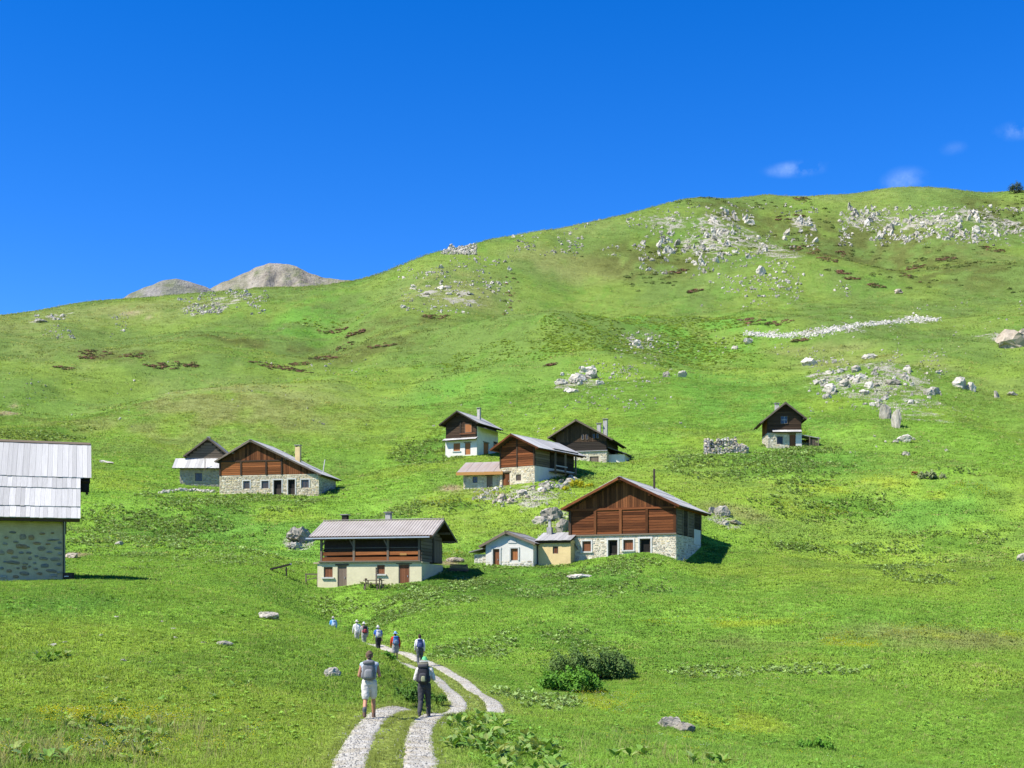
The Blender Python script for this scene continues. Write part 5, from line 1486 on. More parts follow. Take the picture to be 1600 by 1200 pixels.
def in_foot(X, Y, pad=.25):
    m = np.zeros(X.shape, bool)
    for loc, rz, W, D in FOOT:
        c, s = math.cos(rz), math.sin(rz); dx = X - loc.x; dy = Y - loc.y
        a = dx * c + dy * s; b = -dx * s + dy * c
        m |= (np.abs(a) < W / 2 + pad) & (b > -pad) & (b < D + pad)
    return m
def on_track(X, Y, half=.26):
    o = path_offset(X, Y)
    return (np.abs(o - .64) < half) | (np.abs(o + .64) < half)
def sector(n, r0, r1, seed, th=.47):
    r_ = np.random.default_rng(seed)
    a = r_.uniform(-th, th, n); r = np.sqrt(r_.random(n) * (r1 * r1 - r0 * r0) + r0 * r0)
    return r * np.sin(a), r * np.cos(a), r_
def grass(name, label, n, r0, r1, coll, nv, s0, s1, seed, zs=1.0, bright=1.0):
    X, Y, r_ = sector(n, r0, r1, seed)
    off = np.abs(path_offset(X, Y))
    k = ~(on_track(X, Y) | in_foot(X, Y))
    mid = off < .64                                   # sparse trampled strip between the tracks
    k &= ~(mid & (r_.random(n) < .25))
    X, Y = X[k], Y[k]; off = off[k]; n = len(X)
    t = sward(X, Y) * bright * r_.uniform(.84, 1.2, (n, 1))
    sc_ = .022 * math.sqrt(r0 * r1); t *= (.80 + .42 * fbm(X / sc_, Y / (sc_ * 1.6), 2, 71))[:, None]
    straw = r_.random(n) < .08
    t[straw] = t[straw] * .4 + np.array([.36, .35, .13]) * .7
    s = (s0 + (s1 - s0) * r_.random(n) ** 1.5) * (.75 + .6 * fbm(X / 3.2, Y / 3.2, 3, 90))
    s = s * np.where(off < 1.4, .5, 1.0)
    S = np.stack([s, s, s * zs * r_.uniform(.8, 1.25, n)], 1)
    rot = np.zeros((n, 3)); rot[:, 2] = r_.uniform(0, 6.28, n); rot[:, 0] = r_.normal(0, .12, n)
    points_stuff(name, label, X, Y, .0, S, rot, t, r_.integers(0, nv, n), coll)
grass('grass', 'short grass of the near meadow and the track verge', 58000, 15, 36, C_NEAR, 6, .6, 1.15, 1, zs=.85, bright=1.0)
grass('grass', 'short grass of the knoll and the meadow beyond the path', 72000, 35, 66, C_NEAR, 6, .8, 1.4, 2, zs=.8, bright=1.0)
grass('grass', 'rough grass around the lower houses', 85000, 64, 135, C_MID, 4, .8, 1.5, 3, zs=.65, bright=1.0)
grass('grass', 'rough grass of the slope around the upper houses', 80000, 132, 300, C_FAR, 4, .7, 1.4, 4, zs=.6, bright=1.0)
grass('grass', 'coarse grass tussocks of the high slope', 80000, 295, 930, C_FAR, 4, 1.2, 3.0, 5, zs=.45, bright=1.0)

C_TALL = coll_of('tall_tuft', [blades(70 + k, 8, .1, .22, .46, .007, .7) for k in range(3)])
def stalks():
    r_ = np.random.default_rng(44); XX = []; YY = []
    for q, n in (((200,1165,170,40),200),((60,1185,90,22),80),((1010,1185,140,22),50),((1400,1080,300,60),120),((900,1120,120,20),40)):
        b = blob(*q); a = r_.uniform(0, 6.28, n); d = np.sqrt(r_.random(n)) * 1.2
        XX.append(b[0] + b[2] * d * np.cos(a)); YY.append(b[1] + b[3] * d * np.sin(a))
    X = np.concatenate(XX); Y = np.concatenate(YY); k = ~on_track(X, Y, .8); X, Y = X[k], Y[k]; n = len(X)
    rot = np.zeros((n, 3)); rot[:, 2] = r_.uniform(0, 6.28, n); s = r_.uniform(.6, 1.1, n)
    points_stuff('tall_grass', 'straw-coloured tall grass stalks standing above the sward', X, Y, .0, np.stack([s, s, s], 1), rot, np.array([[.34, .33, .13]]) * r_.uniform(.7, 1.25, (n, 1)), r_.integers(0, 3, n), C_TALL)
stalks()

# ---- loose stones on the wheel tracks and grass creeping over their edges
def verge():
    r_ = np.random.default_rng(52); n = 9000
    Q = catmull(PW, 60); T = np.gradient(Q, axis=0); T /= np.linalg.norm(T, axis=1)[:, None]; Nn = np.stack([T[:, 1], -T[:, 0]], 1)
    w = 1 / np.maximum(Q[:, 1], 20); k = r_.choice(len(Q), n, p=w / w.sum()); side = r_.choice((-1, 1), n)
    o = side * .64 + np.clip(r_.normal(0, .24, n), -.5, .5)
    X = Q[k, 0] + Nn[k, 0] * o + r_.normal(0, .06, n); Y = Q[k, 1] + Nn[k, 1] * o + r_.normal(0, .12, n)
    s = .012 + .045 * r_.random(n) ** 3
    points_stuff('loose_gravel', 'loose pale stones lying on the gravel wheel tracks', X, Y, .03, s[:, None] * r_.uniform(.7, 1.2, (n, 3)), r_.uniform(0, 6.28, (n, 3)), np.ones((n, 3)), r_.integers(0, 6, n), C_SCREE)
    n = 5200; k = r_.choice(len(Q), n, p=w / w.sum()); side = r_.choice((-1, 1), n)
    o = side * .64 + r_.choice((-1, 1), n) * (.45 - np.abs(r_.normal(0, .065, n)))
    keep = fbm(k * .05 + side * 9, o * 1.5, 3, 33) > .42
    X = (Q[k, 0] + Nn[k, 0] * o)[keep]; Y = (Q[k, 1] + Nn[k, 1] * o + r_.normal(0, .12, n))[keep]; n = len(X)
    s = r_.uniform(.3, .7, n); rot = np.zeros((n, 3)); rot[:, 2] = r_.uniform(0, 6.28, n)
    points_stuff('grass', 'ragged grass creeping over the edges of the wheel tracks', X, Y, .02, np.stack([s, s, s], 1), rot, sward(X, Y) * r_.uniform(.8, 1.2, (n, 1)), r_.integers(0, 6, n), C_NEAR)
verge()

# ---- broad-leaved docks
M_DOCK = leaf_mat('dock_leaf', attr='tint', trans=.25, var=0, rough=.5, up=.5)
def leaf_mesh(name, L, W, bend, mat, seed):
    rr = random.Random(seed); V = []; Fc = []
    prof = [(.0, .05), (.18, .75), (.42, 1.0), (.7, .72), (1.0, .0)]
    for t, w in prof:
        y = L * t; z = bend * L * (t - t * t * 1.25)
        wob = rr.uniform(-.03, .03) * L
        V += [(-W / 2 * w, y, z + .12 * W * w + wob), (0, y, z), (W / 2 * w, y, z + .12 * W * w - wob)]
    for k in range(len(prof) - 1):
        b = 3 * k; Fc += [(b, b + 1, b + 4, b + 3), (b + 1, b + 2, b + 5, b + 4)]
    return mesh_from(name, V, Fc, mat, True)
def dock_mesh(seed, mat, n=9, L0=.2, L1=.4):
    rr = random.Random(seed); V = []; Fc = []
    for k in range(n):
        me = leaf_mesh('l', rr.uniform(L0, L1), rr.uniform(.10, .2), rr.uniform(.2, .7), mat, seed * 20 + k)
        M = Matrix.Rotation(k * 2.4 + rr.uniform(-.4, .4), 4, 'Z') @ Matrix.Translation((0, .03, rr.uniform(0, .14))) @ Matrix.Rotation(rr.uniform(.25, 1.1), 4, 'X')
        b = len(V); V += [M @ v.co for v in me.vertices]; Fc += [tuple(b + i for i in p.vertices) for p in me.polygons]
        bpy.data.meshes.remove(me)
    return mesh_from('dock', V, Fc, mat, True)
C_DOCK = coll_of('dock', [dock_mesh(k + 1, M_DOCK) for k in range(5)])
BEDS = [(300,790,95,30,1),(255,832,130,18,1),(150,803,45,12,1),(440,782,85,15,1),(200,855,85,14,1),(330,870,120,14,.5),(780,917,230,26,1.2),(640,925,60,16,1),(560,940,80,14,.5),
        (668,712,55,16,1.2),(690,790,75,11,1),(1180,722,120,18,1),(1245,705,55,8,1.3),(1300,792,110,24,.8),(1290,857,85,11,1.1),(1225,850,60,8,1),(1480,850,80,20,.7),(1440,890,80,10,1),(1490,880,60,8,1),
        (1030,505,110,22,1),(920,525,110,22,1.2),(780,560,110,15,.8),(1050,545,80,20,.7),(1130,560,60,25,.6),(60,674,65,10,1.2),(870,1002,80,16,.8),(1150,1052,90,9,.8),(1300,1048,90,9,.7),(840,1092,60,14,1),(700,1020,80,14,.7),
        (590,968,60,12,1.2),(1480,740,40,8,.8),(1230,740,70,18,.6),(420,720,60,8,.5),(160,855,60,8,.7),(930,885,110,10,1.0),(720,905,60,12,1),(880,745,40,8,.7),(640,800,50,14,.7),(520,505,60,8,.5)]
def docks():
    r_ = np.random.default_rng(8); XX = []; YY = []; SS = []
    for (u, v, ru, rv, den) in BEDS:
        b = blob(u, v, ru, rv)
        if b is None: continue
        size = max(.8, b[1] / 190.0)                  # far beds: several plants read as one clump
        area = math.pi * b[2] * b[3]
        n = int(min(3600, area * (7 if b[1] < 135 else 3.6) * den / size ** 2))
        a = r_.uniform(0, 6.28, n); d = np.sqrt(r_.random(n)) * 1.25
        x = b[0] + b[2] * d * np.cos(a); y = b[1] + b[3] * d * np.sin(a)
        keep = fbm(x / (3.5 * size), y / (4.5 * size), 3, 95) > .47 + .14 * (d - .6)
        XX.append(x[keep]); YY.append(y[keep]); SS.append(np.full(keep.sum(), size))
    X = np.concatenate(XX); Y = np.concatenate(YY); S = np.concatenate(SS)
    k = ~(in_foot(X, Y, .1) | on_track(X, Y, .6)); X, Y, S = X[k], Y[k], S[k]; n = len(X)
    s = S * np.where(Y < 135, r_.uniform(.45, .95, n), r_.uniform(.7, 1.3, n))
    rot = np.zeros((n, 3)); rot[:, 2] = r_.uniform(0, 6.28, n); rot[:, :2] = r_.normal(0, .12, (n, 2))
    tint = np.array([.26, .39, .11]) * r_.uniform(.6, 1.4, (n, 1)) * np.where(Y > 260, 1.6, 1.0)[:, None] + r_.uniform(0, 1, (n, 1)) * np.array([.03, .01, .015])
    points_stuff('dock_bed', 'beds of pale broad-leaved dock plants across the slopes', X, Y, .0, np.stack([s, s, s * np.where(Y > 260, .25, .85)], 1), rot, tint, r_.integers(0, 5, n), C_DOCK)
    print('docks', n)
docks()
def herbs():
    n = 20000; r_ = np.random.default_rng(61)
    a = r_.uniform(-.47, .47, n); r = np.exp(r_.uniform(math.log(18), math.log(190), n)); X = r * np.sin(a); Y = r * np.cos(a)
    k = (fbm(X / 3.4, Y / 5.0, 4, 73) > .53) & ~in_foot(X, Y) & ~on_track(X, Y, 1.0); X, Y, r = X[k], Y[k], r[k]; n = len(X)
    s = r_.uniform(.16, .42, n) * (.75 + r / 110); rot = np.zeros((n, 3)); rot[:, 2] = r_.uniform(0, 6.28, n)
    t = sward(X, Y) * r_.uniform(.85, 1.4, (n, 1)) * np.array([.95, 1.05, 1.1])
    points_stuff('meadow_herbs', 'small leafy herbs scattered through the meadow grass', X, Y, .0, np.stack([s, s, s * .6], 1), rot, t, r_.integers(0, 5, n), C_DOCK)
herbs()

# near docks, leaf by leaf
M_DL = [leaf_mat('near_dock_leaf_%d' % k, c, trans=.25, var=.3, rough=.42, up=.25) for k, c in enumerate(((.17,.30,.05), (.23,.34,.09), (.13,.25,.035), (.27,.33,.085)))]
LEAVES = [leaf_mesh('leaf', 1, .42, .55, m, 50 + k) for k, m in enumerate(M_DL)] + [leaf_mesh('leaf', 1, .5, .35, m, 60 + k) for k, m in enumerate(M_DL)]
def near_dock(u, v, size, label, group, seed, ymin=14):
    rr = random.Random(seed); c = hit(u, v, ymin)
    root = bpy.data.objects.new('dock_plant', None); COL.objects.link(root); root.location = c; root.rotation_euler = (0, 0, rr.uniform(0, 6.28))
    tag(root, label, 'plant', group)
    for k in range(rr.randrange(8, 12)):
        L = size * rr.uniform(.6, 1.15)
        M = Matrix.Rotation(k * 2.4 + rr.uniform(-.4, .4), 4, 'Z') @ Matrix.Translation((0, .02, rr.uniform(-.02, size * .45))) @ Matrix.Rotation(rr.uniform(.2, 1.15), 4, 'X') @ Matrix.Rotation(rr.uniform(-.5, .5), 4, 'Y') @ Matrix.Diagonal((L, L, L, 1))
        obj('leaf', rr.choice(LEAVES), root, M)
_rd = random.Random(91)
_k = 0
while _k < 88:
    t = _rd.random(); u = 690 + t * 175 + _rd.gauss(0, 13); v = 1126 + t * 72 + _rd.gauss(0, 17)
    if v > 1212 or v < 1116: continue
    c_ = hit(u, v)
    if abs(float(path_offset(np.array([c_.x]), np.array([c_.y]))[0])) < 1.25: continue
    near_dock(u, v, _rd.uniform(.15, .29), 'leafy dock plant of the bank right of the wheel tracks', 'docks on the right bank', 100 + _k); _k += 1
for k in range(48):
    near_dock(_rd.gauss(185, 48), _rd.gauss(1155, 26), _rd.uniform(.15, .27), 'leafy dock plant of the clump at the lower left', 'docks at the lower left', 200 + k)
for k, (u, v) in enumerate(((40,1192),(75,1196),(20,1180),(100,1190))): near_dock(u, v, .3, 'dock plant at the bottom left corner', 'docks in the bottom left corner', 240 + k)
for k, (u, v) in enumerate(((960,1188),(985,1186),(1005,1182))): near_dock(u, v, .26, 'dock plant in the grass at the bottom, right of the bank', 'docks at the bottom right of the bank', 260 + k)
for k, (u, v) in enumerate(((1085,1196),(1110,1193),(1130,1197))): near_dock(u, v, .27, 'dark dock plant at the bottom edge under the boulder', 'docks under the boulder', 280 + k)
for k, (u, v) in enumerate(((75,1032),(90,1028),(105,1027),(60,1033))): near_dock(u, v, .26, 'dock plant on the knoll at the left', 'docks on the knoll', 300 + k)
for k, (u, v) in enumerate(((185,1098),(198,1099),(335,1093),(388,1072),(365,1075),(160,1064),(290,1080))): near_dock(u, v, .2, 'small lone dock plant in the knoll grass', 'lone docks in the knoll grass', 320 + k)

# ---- flowers
FM = leaf_mat('petal', attr='tint', trans=.2, var=.1, rough=.6)
def flower_mesh(seed, n=5, spread=.16):
    rr = random.Random(seed); V = []; Fc = []
    for k in range(n):
        x, y, z = rr.uniform(-spread, spread), rr.uniform(-spread, spread), rr.uniform(.14, .32); s = .02
        b = len(V); V += [(x - s, y, z), (x, y - s, z + .008), (x + s, y, z), (x, y + s, z + .008), (x, y, z - .012)]
        Fc += [(b, b + 1, b + 2, b + 3), (b, b + 4, b + 1), (b + 1, b + 4, b + 2), (b + 2, b + 4, b + 3), (b + 3, b + 4, b)]
    return mesh_from('flower', V, Fc, FM)
C_FLOWER = coll_of('flower', [flower_mesh(k) for k in range(3)])
def flowers():
    r_ = np.random.default_rng(17); XX = []; YY = []; SS = []
    for b, n in [(b, 300) for b in YEL if b] + [(blob(*q), w) for q, w in (((230,1150,140,40),260),((1140,1140,130,45),300),((930,1130,150,40),160),((300,1050,280,80),150),((1350,1080,250,70),350),((70,1170,90,30),200),((650,1180,30,40),20),((120,1110,100,14),160))]:
        if b is None: continue
        a = r_.uniform(0, 6.28, n); d = np.sqrt(r_.random(n)) * 1.2
        XX.append(b[0] + b[2] * d * np.cos(a)); YY.append(b[1] + b[3] * d * np.sin(a)); SS.append(np.full(n, max(.8, b[1] / 60)))
    X = np.concatenate(XX); Y = np.concatenate(YY); S = np.concatenate(SS)
    k = (fbm(X / 2.2, Y / 3, 3, 98) > .47) & ~in_foot(X, Y) & ~on_track(X, Y, .5); X, Y, S = X[k], Y[k], S[k]; n = len(X)
    s = S * r_.uniform(.7, 1.3, n); rot = np.zeros((n, 3)); rot[:, 2] = r_.uniform(0, 6.28, n)
    t = np.where(r_.random((n, 1)) < .88, np.array([[.78, .72, .03]]), np.array([[.7, .7, .62]]))
    points_stuff('wild_flowers', 'yellow and white flowers dotted over the meadow', X, Y, .0, np.stack([s, s, s * .9], 1), rot, t, r_.integers(0, 3, n), C_FLOWER)
flowers()

# ---- low heath of the slopes
def dome_mesh(seed, mat, n=60, leaf=.16):
    rr = random.Random(seed); V = []; Fc = []
    for k in range(n):
        a = rr.uniform(0, 6.28); e = math.asin(rr.uniform(.02, 1)); rad = rr.uniform(.7, 1.05)
        p = Vector((math.cos(a) * math.cos(e) * rad * .6, math.sin(a) * math.cos(e) * rad * .6, math.sin(e) * rad * .32))
        nrm = Vector((p.x, p.y, p.z * 2.4 + .1)).normalized(); nrm = (nrm + Vector((rr.gauss(0, .4), rr.gauss(0, .4), rr.gauss(0, .4)))).normalized()
        t = nrm.orthogonal().normalized(); q = nrm.cross(t); s = leaf * rr.uniform(.6, 1.3); b = len(V)
        V += [p - t * s, p + q * s * .6, p + t * s, p - q * s * .6]; Fc.append((b, b + 1, b + 2, b + 3))
    return mesh_from('cushion', V, Fc, mat)
M_HEATH = leaf_mat('heath_leaf', attr='tint', trans=.1, var=.3, rough=.8)
C_HEATH = coll_of('cushion', [dome_mesh(k, M_HEATH) for k in range(4)])
def heath():
    r_ = np.random.default_rng(23); XX = []; YY = []; TT = []; SS = []
    spots = [(152,552,26,5),(140,558,20,3),(212,556,24,4),(280,569,34,4),(250,574,30,3),(300,572,14,2),(420,572,30,4),(440,575,26,3),(465,568,16,3),(505,560,22,3),(540,546,16,3),(520,519,24,3),(680,496,26,3),(560,520,18,2),(470,580,20,2),(600,540,26,3),(100,575,16,2),
             (1085,455,12,2),(1290,405,16,3),(1325,405,14,3),(1310,425,20,3),(1370,447,14,3),(1330,435,12,2),(1400,424,12,3),(1430,418,14,3),(1550,390,20,4),(1240,388,14,4),(1270,395,22,4),(1480,405,16,3),(1230,340,26,5),(1255,312,12,4),(1060,425,16,3),(1215,505,26,4),(1180,503,14,3),(1250,532,14,2),(1165,500,12,2),(800,492,16,2),(860,570,10,2)]
    for (u, v, ru, rv) in spots:
        b = blob(u, v, ru, rv)
        if b is None: continue
        n = 26; a = r_.uniform(0, 6.28, n); d = np.sqrt(r_.random(n))
        XX.append(b[0] + b[2] * d * np.cos(a)); YY.append(b[1] + b[3] * d * np.sin(a)); SS.append(np.full(n, b[1] / 420))
        TT.append(np.where(r_.random((n, 1)) < .62, np.array([[.20, .105, .062]]), np.array([[.085, .105, .03]])) * r_.uniform(.7, 1.3, (n, 1)))
    for b, n in [(m, 170) for m in MOOR[:6] if m]:
        a = r_.uniform(0, 6.28, n); d = np.sqrt(r_.random(n)) * 1.1
        x = b[0] + b[2] * d * np.cos(a); y = b[1] + b[3] * d * np.sin(a); k = fbm(x / 20, y / 26, 3, 55) > .53
        n = k.sum(); XX.append(x[k]); YY.append(y[k]); SS.append(np.full(n, 1.6)); TT.append(np.array([[.105, .14, .034]]) * r_.uniform(.7, 1.4, (n, 1)))
    X = np.concatenate(XX); Y = np.concatenate(YY); S = np.concatenate(SS); T = np.concatenate(TT); n = len(X)
    s = S * r_.uniform(.6, 1.3, n); rot = np.zeros((n, 3)); rot[:, 2] = r_.uniform(0, 6.28, n)
    points_stuff('heath', 'dark and rust-red low heath cushions on the slope', X, Y, .0, np.stack([s * 1.25, s * 1.25, s], 1), rot, T, r_.integers(0, 4, n), C_HEATH)
heath()

# ---- bushes and the skyline tree
def bush(name, label, cat, u, v, wpx, hpx, mat, n, leaf, seed, lobes=7, ymin=14, group=None, trunk=False):
    rr = random.Random(seed); c = hit(u, v, ymin); k = c.y / FPX; W = wpx * k; H = hpx * k
    root = bpy.data.objects.new(name, None); COL.objects.link(root); root.location = c; tag(root, label, cat, group)
    L = []
    for q in range(lobes):
        x = W * .5 * (-.8 + 1.6 * (q + rr.uniform(.1, .9)) / lobes); z = H * rr.uniform(.22, .68) * (1 - .35 * abs(x) / (W * .5)); r_ = min(W * .3, H * .42) * rr.uniform(.7, 1.15)
        L.append((Vector((x, rr.uniform(-.3, .3) * W * .6, z)), r_))
    V = []; Fc = []
    for q in range(n):
        p0, r_ = rr.choice(L); d = Vector((rr.gauss(0, 1), rr.gauss(0, 1), rr.gauss(.15, 1))).normalized()
        p = p0 + d * r_ * (rr.random() ** .45) * (1 + .35 * math.sin(5 * d.x + 3 * d.z + q % 7 * .1))
        if p.z < 0: p.z = abs(p.z) * .4
        nr_ = (d + Vector((rr.gauss(0, .5), rr.gauss(0, .5), rr.gauss(.3, .5)))).normalized(); t = nr_.orthogonal().normalized(); t.rotate(Matrix.Rotation(rr.uniform(0, 6.28), 3, nr_)); s = nr_.cross(t); l = leaf * rr.uniform(.6, 1.3); b = len(V)
        V += [p - t * l, p + s * l * .45, p + t * l, p - s * l * .45]; Fc.append((b, b + 1, b + 2, b + 3))
    obj('crown', mesh_from('crown', V, Fc, mat), root)
    V = []; Fc = []
    for q in range(len(L)):
        a = Vector((L[q][0].x * (.3 if not trunk else .05), L[q][0].y * .3, -.1)); b_ = L[q][0]; w = max(.015, H * (.02 if not trunk else .035)); k0 = len(V)
        for (p, ww) in ((a, w), ((a + b_) / 2 + Vector((rr.uniform(-.05, .05) * W, 0, 0)), w * .75), (b_, w * .3)):
            for j in range(5): V.append(p + Vector((math.cos(j * 1.257) * ww, math.sin(j * 1.257) * ww, 0)))
        for s_ in range(2):
            for j in range(5): Fc.append((k0 + s_ * 5 + j, k0 + s_ * 5 + (j + 1) % 5, k0 + s_ * 5 + 5 + (j + 1) % 5, k0 + s_ * 5 + 5 + j))
    obj('trunk' if trunk else 'stems', mesh_from('stems', V, Fc, M_DARK_Z, True), root)
LM_J = leaf_mat('juniper_needle', (.09, .155, .032), trans=.12, var=.5, up=.25); LM_G = leaf_mat('shrub_leaf', (.11, .26, .024), trans=.3, var=.35, up=.3)
LM_B = leaf_mat('bank_shrub_leaf', (.08, .175, .022), trans=.25, var=.4, up=.3); LM_S = leaf_mat('willow_leaf', (.24, .29, .13), trans=.25, var=.3, up=.5)
LM_Y = leaf_mat('broom_flower', (.42, .40, .012), trans=.2, var=.25); LM_P = leaf_mat('pine_needle', (.06, .085, .04), trans=.1, var=.4)
bush('juniper_bush', 'wide dark juniper bush in the meadow right of the path', 'bush', 925, 1060, 138, 50, LM_J, 18000, .065, 1, 16)
bush('juniper_bush', 'dark rounded juniper end right of the wide bush', 'bush', 966, 1054, 52, 40, LM_J, 7000, .065, 8, 6)
bush('green_shrub', 'bright green leafy shrub in front of the dark juniper', 'bush', 890, 1080, 108, 38, LM_G, 5600, .075, 2, 12)
bush('green_shrub', 'dark green shrub on the bank beside the walking woman', 'bush', 640, 1098, 54, 34, LM_B, 2200, .05, 3, 6)
bush('green_shrub', 'small shrub right of the walking woman', 'bush', 684, 1100, 26, 26, LM_B, 1000, .045, 13, 4)
bush('green_shrub', 'low leafy shrub in the hollow at the lower right', 'bush', 1272, 1168, 64, 17, LM_G, 1800, .055, 4, 8)
bush('willow_bush', 'grey-green willow bush on the slope at the right', 'bush', 1456, 748, 42, 13, LM_S, 1500, .16, 5, 6)
bush('yellow_broom', 'yellow flowering broom by the dry wall, left one', 'bush', 902, 762, 24, 15, LM_Y, 1200, .10, 6, 5)
bush('yellow_broom', 'small yellow flowering broom by the dry wall, right of the larger one', 'bush', 921, 762, 15, 9, LM_Y, 700, .10, 7, 4)
bush('yellow_broom', 'tiny yellow broom at the left of the dry wall', 'bush', 884, 766, 11, 8, LM_Y, 500, .10, 9, 3)
bush('green_shrub', 'low shrub patch on the bank behind the red-shirted walker', 'bush', 606, 1030, 24, 14, LM_G, 900, .05, 10, 4)
bush('pine_tree', 'small dark pine on the skyline at the right edge', 'tree', 1588, 302, 24, 20, LM_P, 1500, .36, 12, 12, trunk=True)
# ------------------------------------------------------------------ walkers
TMP = bpy.data.scenes.new('bench')            # scratch scene for the remeshing, removed below
def capsules(L, n=12):
    V = []; Fc = []
    for p0, r0, p1, r1 in L:
        p0 = Vector(p0); p1 = Vector(p1); d = (p1 - p0)
        d = d.normalized() if d.length > 1e-6 else Vector((0, 0, 1))
        t = d.orthogonal().normalized(); s = d.cross(t); k = len(V)
        rings = [(p0 - d * r0 * .95, r0 * .3), (p0 - d * r0 * .7, r0 * .71), (p0, r0), (p1, r1), (p1 + d * r1 * .7, r1 * .71), (p1 + d * r1 * .95, r1 * .3)]
        for c, r in rings:
            for j in range(n): V.append(c + (t * math.cos(2 * math.pi * j / n) + s * math.sin(2 * math.pi * j / n)) * r)
        for q in range(len(rings) - 1):
            for j in range(n): Fc.append((k + q * n + j, k + q * n + (j + 1) % n, k + (q + 1) * n + (j + 1) % n, k + (q + 1) * n + j))
        Fc.append(tuple(k + j for j in reversed(range(n)))); Fc.append(tuple(k + 5 * n + j for j in range(n)))
    return V, Fc
def blend(name, L, mat, vox=.014, smooth=5, wrinkle=0.0):
    """one continuous skin round a set of tapered limbs"""
    V, Fc = capsules(L)
    o = bpy.data.objects.new('tmp', mesh_from('tmp', V, Fc)); TMP.collection.objects.link(o)
    m = o.modifiers.new('r', 'REMESH'); m.mode = 'VOXEL'; m.voxel_size = vox
    s = o.modifiers.new('s', 'SMOOTH'); s.iterations = smooth; s.factor = .5
    TMP.view_layers[0].update(); dg = TMP.view_layers[0].depsgraph
    me = bpy.data.meshes.new_from_object(o.evaluated_get(dg)); me.name = name
    bpy.data.objects.remove(o)
    me.materials.clear(); me.materials.append(mat)
    if wrinkle:
        co = np.empty(len(me.vertices) * 3); me.vertices.foreach_get('co', co); co = co.reshape(-1, 3)
        no = np.empty(len(me.vertices) * 3); me.vertex_normals.foreach_get('vector', no) if hasattr(me.vertex_normals, 'foreach_get') else None
        w = (fbm(co[:, 0] * 14 + co[:, 1] * 6, co[:, 2] * 22 + co[:, 1] * 9, 2, 44) - .5) * wrinkle
        co += no.reshape(-1, 3) * w[:, None]; me.vertices.foreach_set('co', co.ravel())
    me.polygons.foreach_set('use_smooth', [True] * len(me.polygons))
    return me
_clm = {}
def cloth(c, nm):
    k = tuple(round(x, 3) for x in c) + (nm,)
    if k not in _clm: _clm[k] = plain(nm, c, .9, .22, 6, .15, 0, .4)
    return _clm[k]
SKIN = plain('skin', (.46, .255, .165), .55, .12, 8, .35, 0, .05)
SKIN_TAN = plain('tanned_skin', (.42, .205, .12), .55, .14, 8, .35, 0, .05)

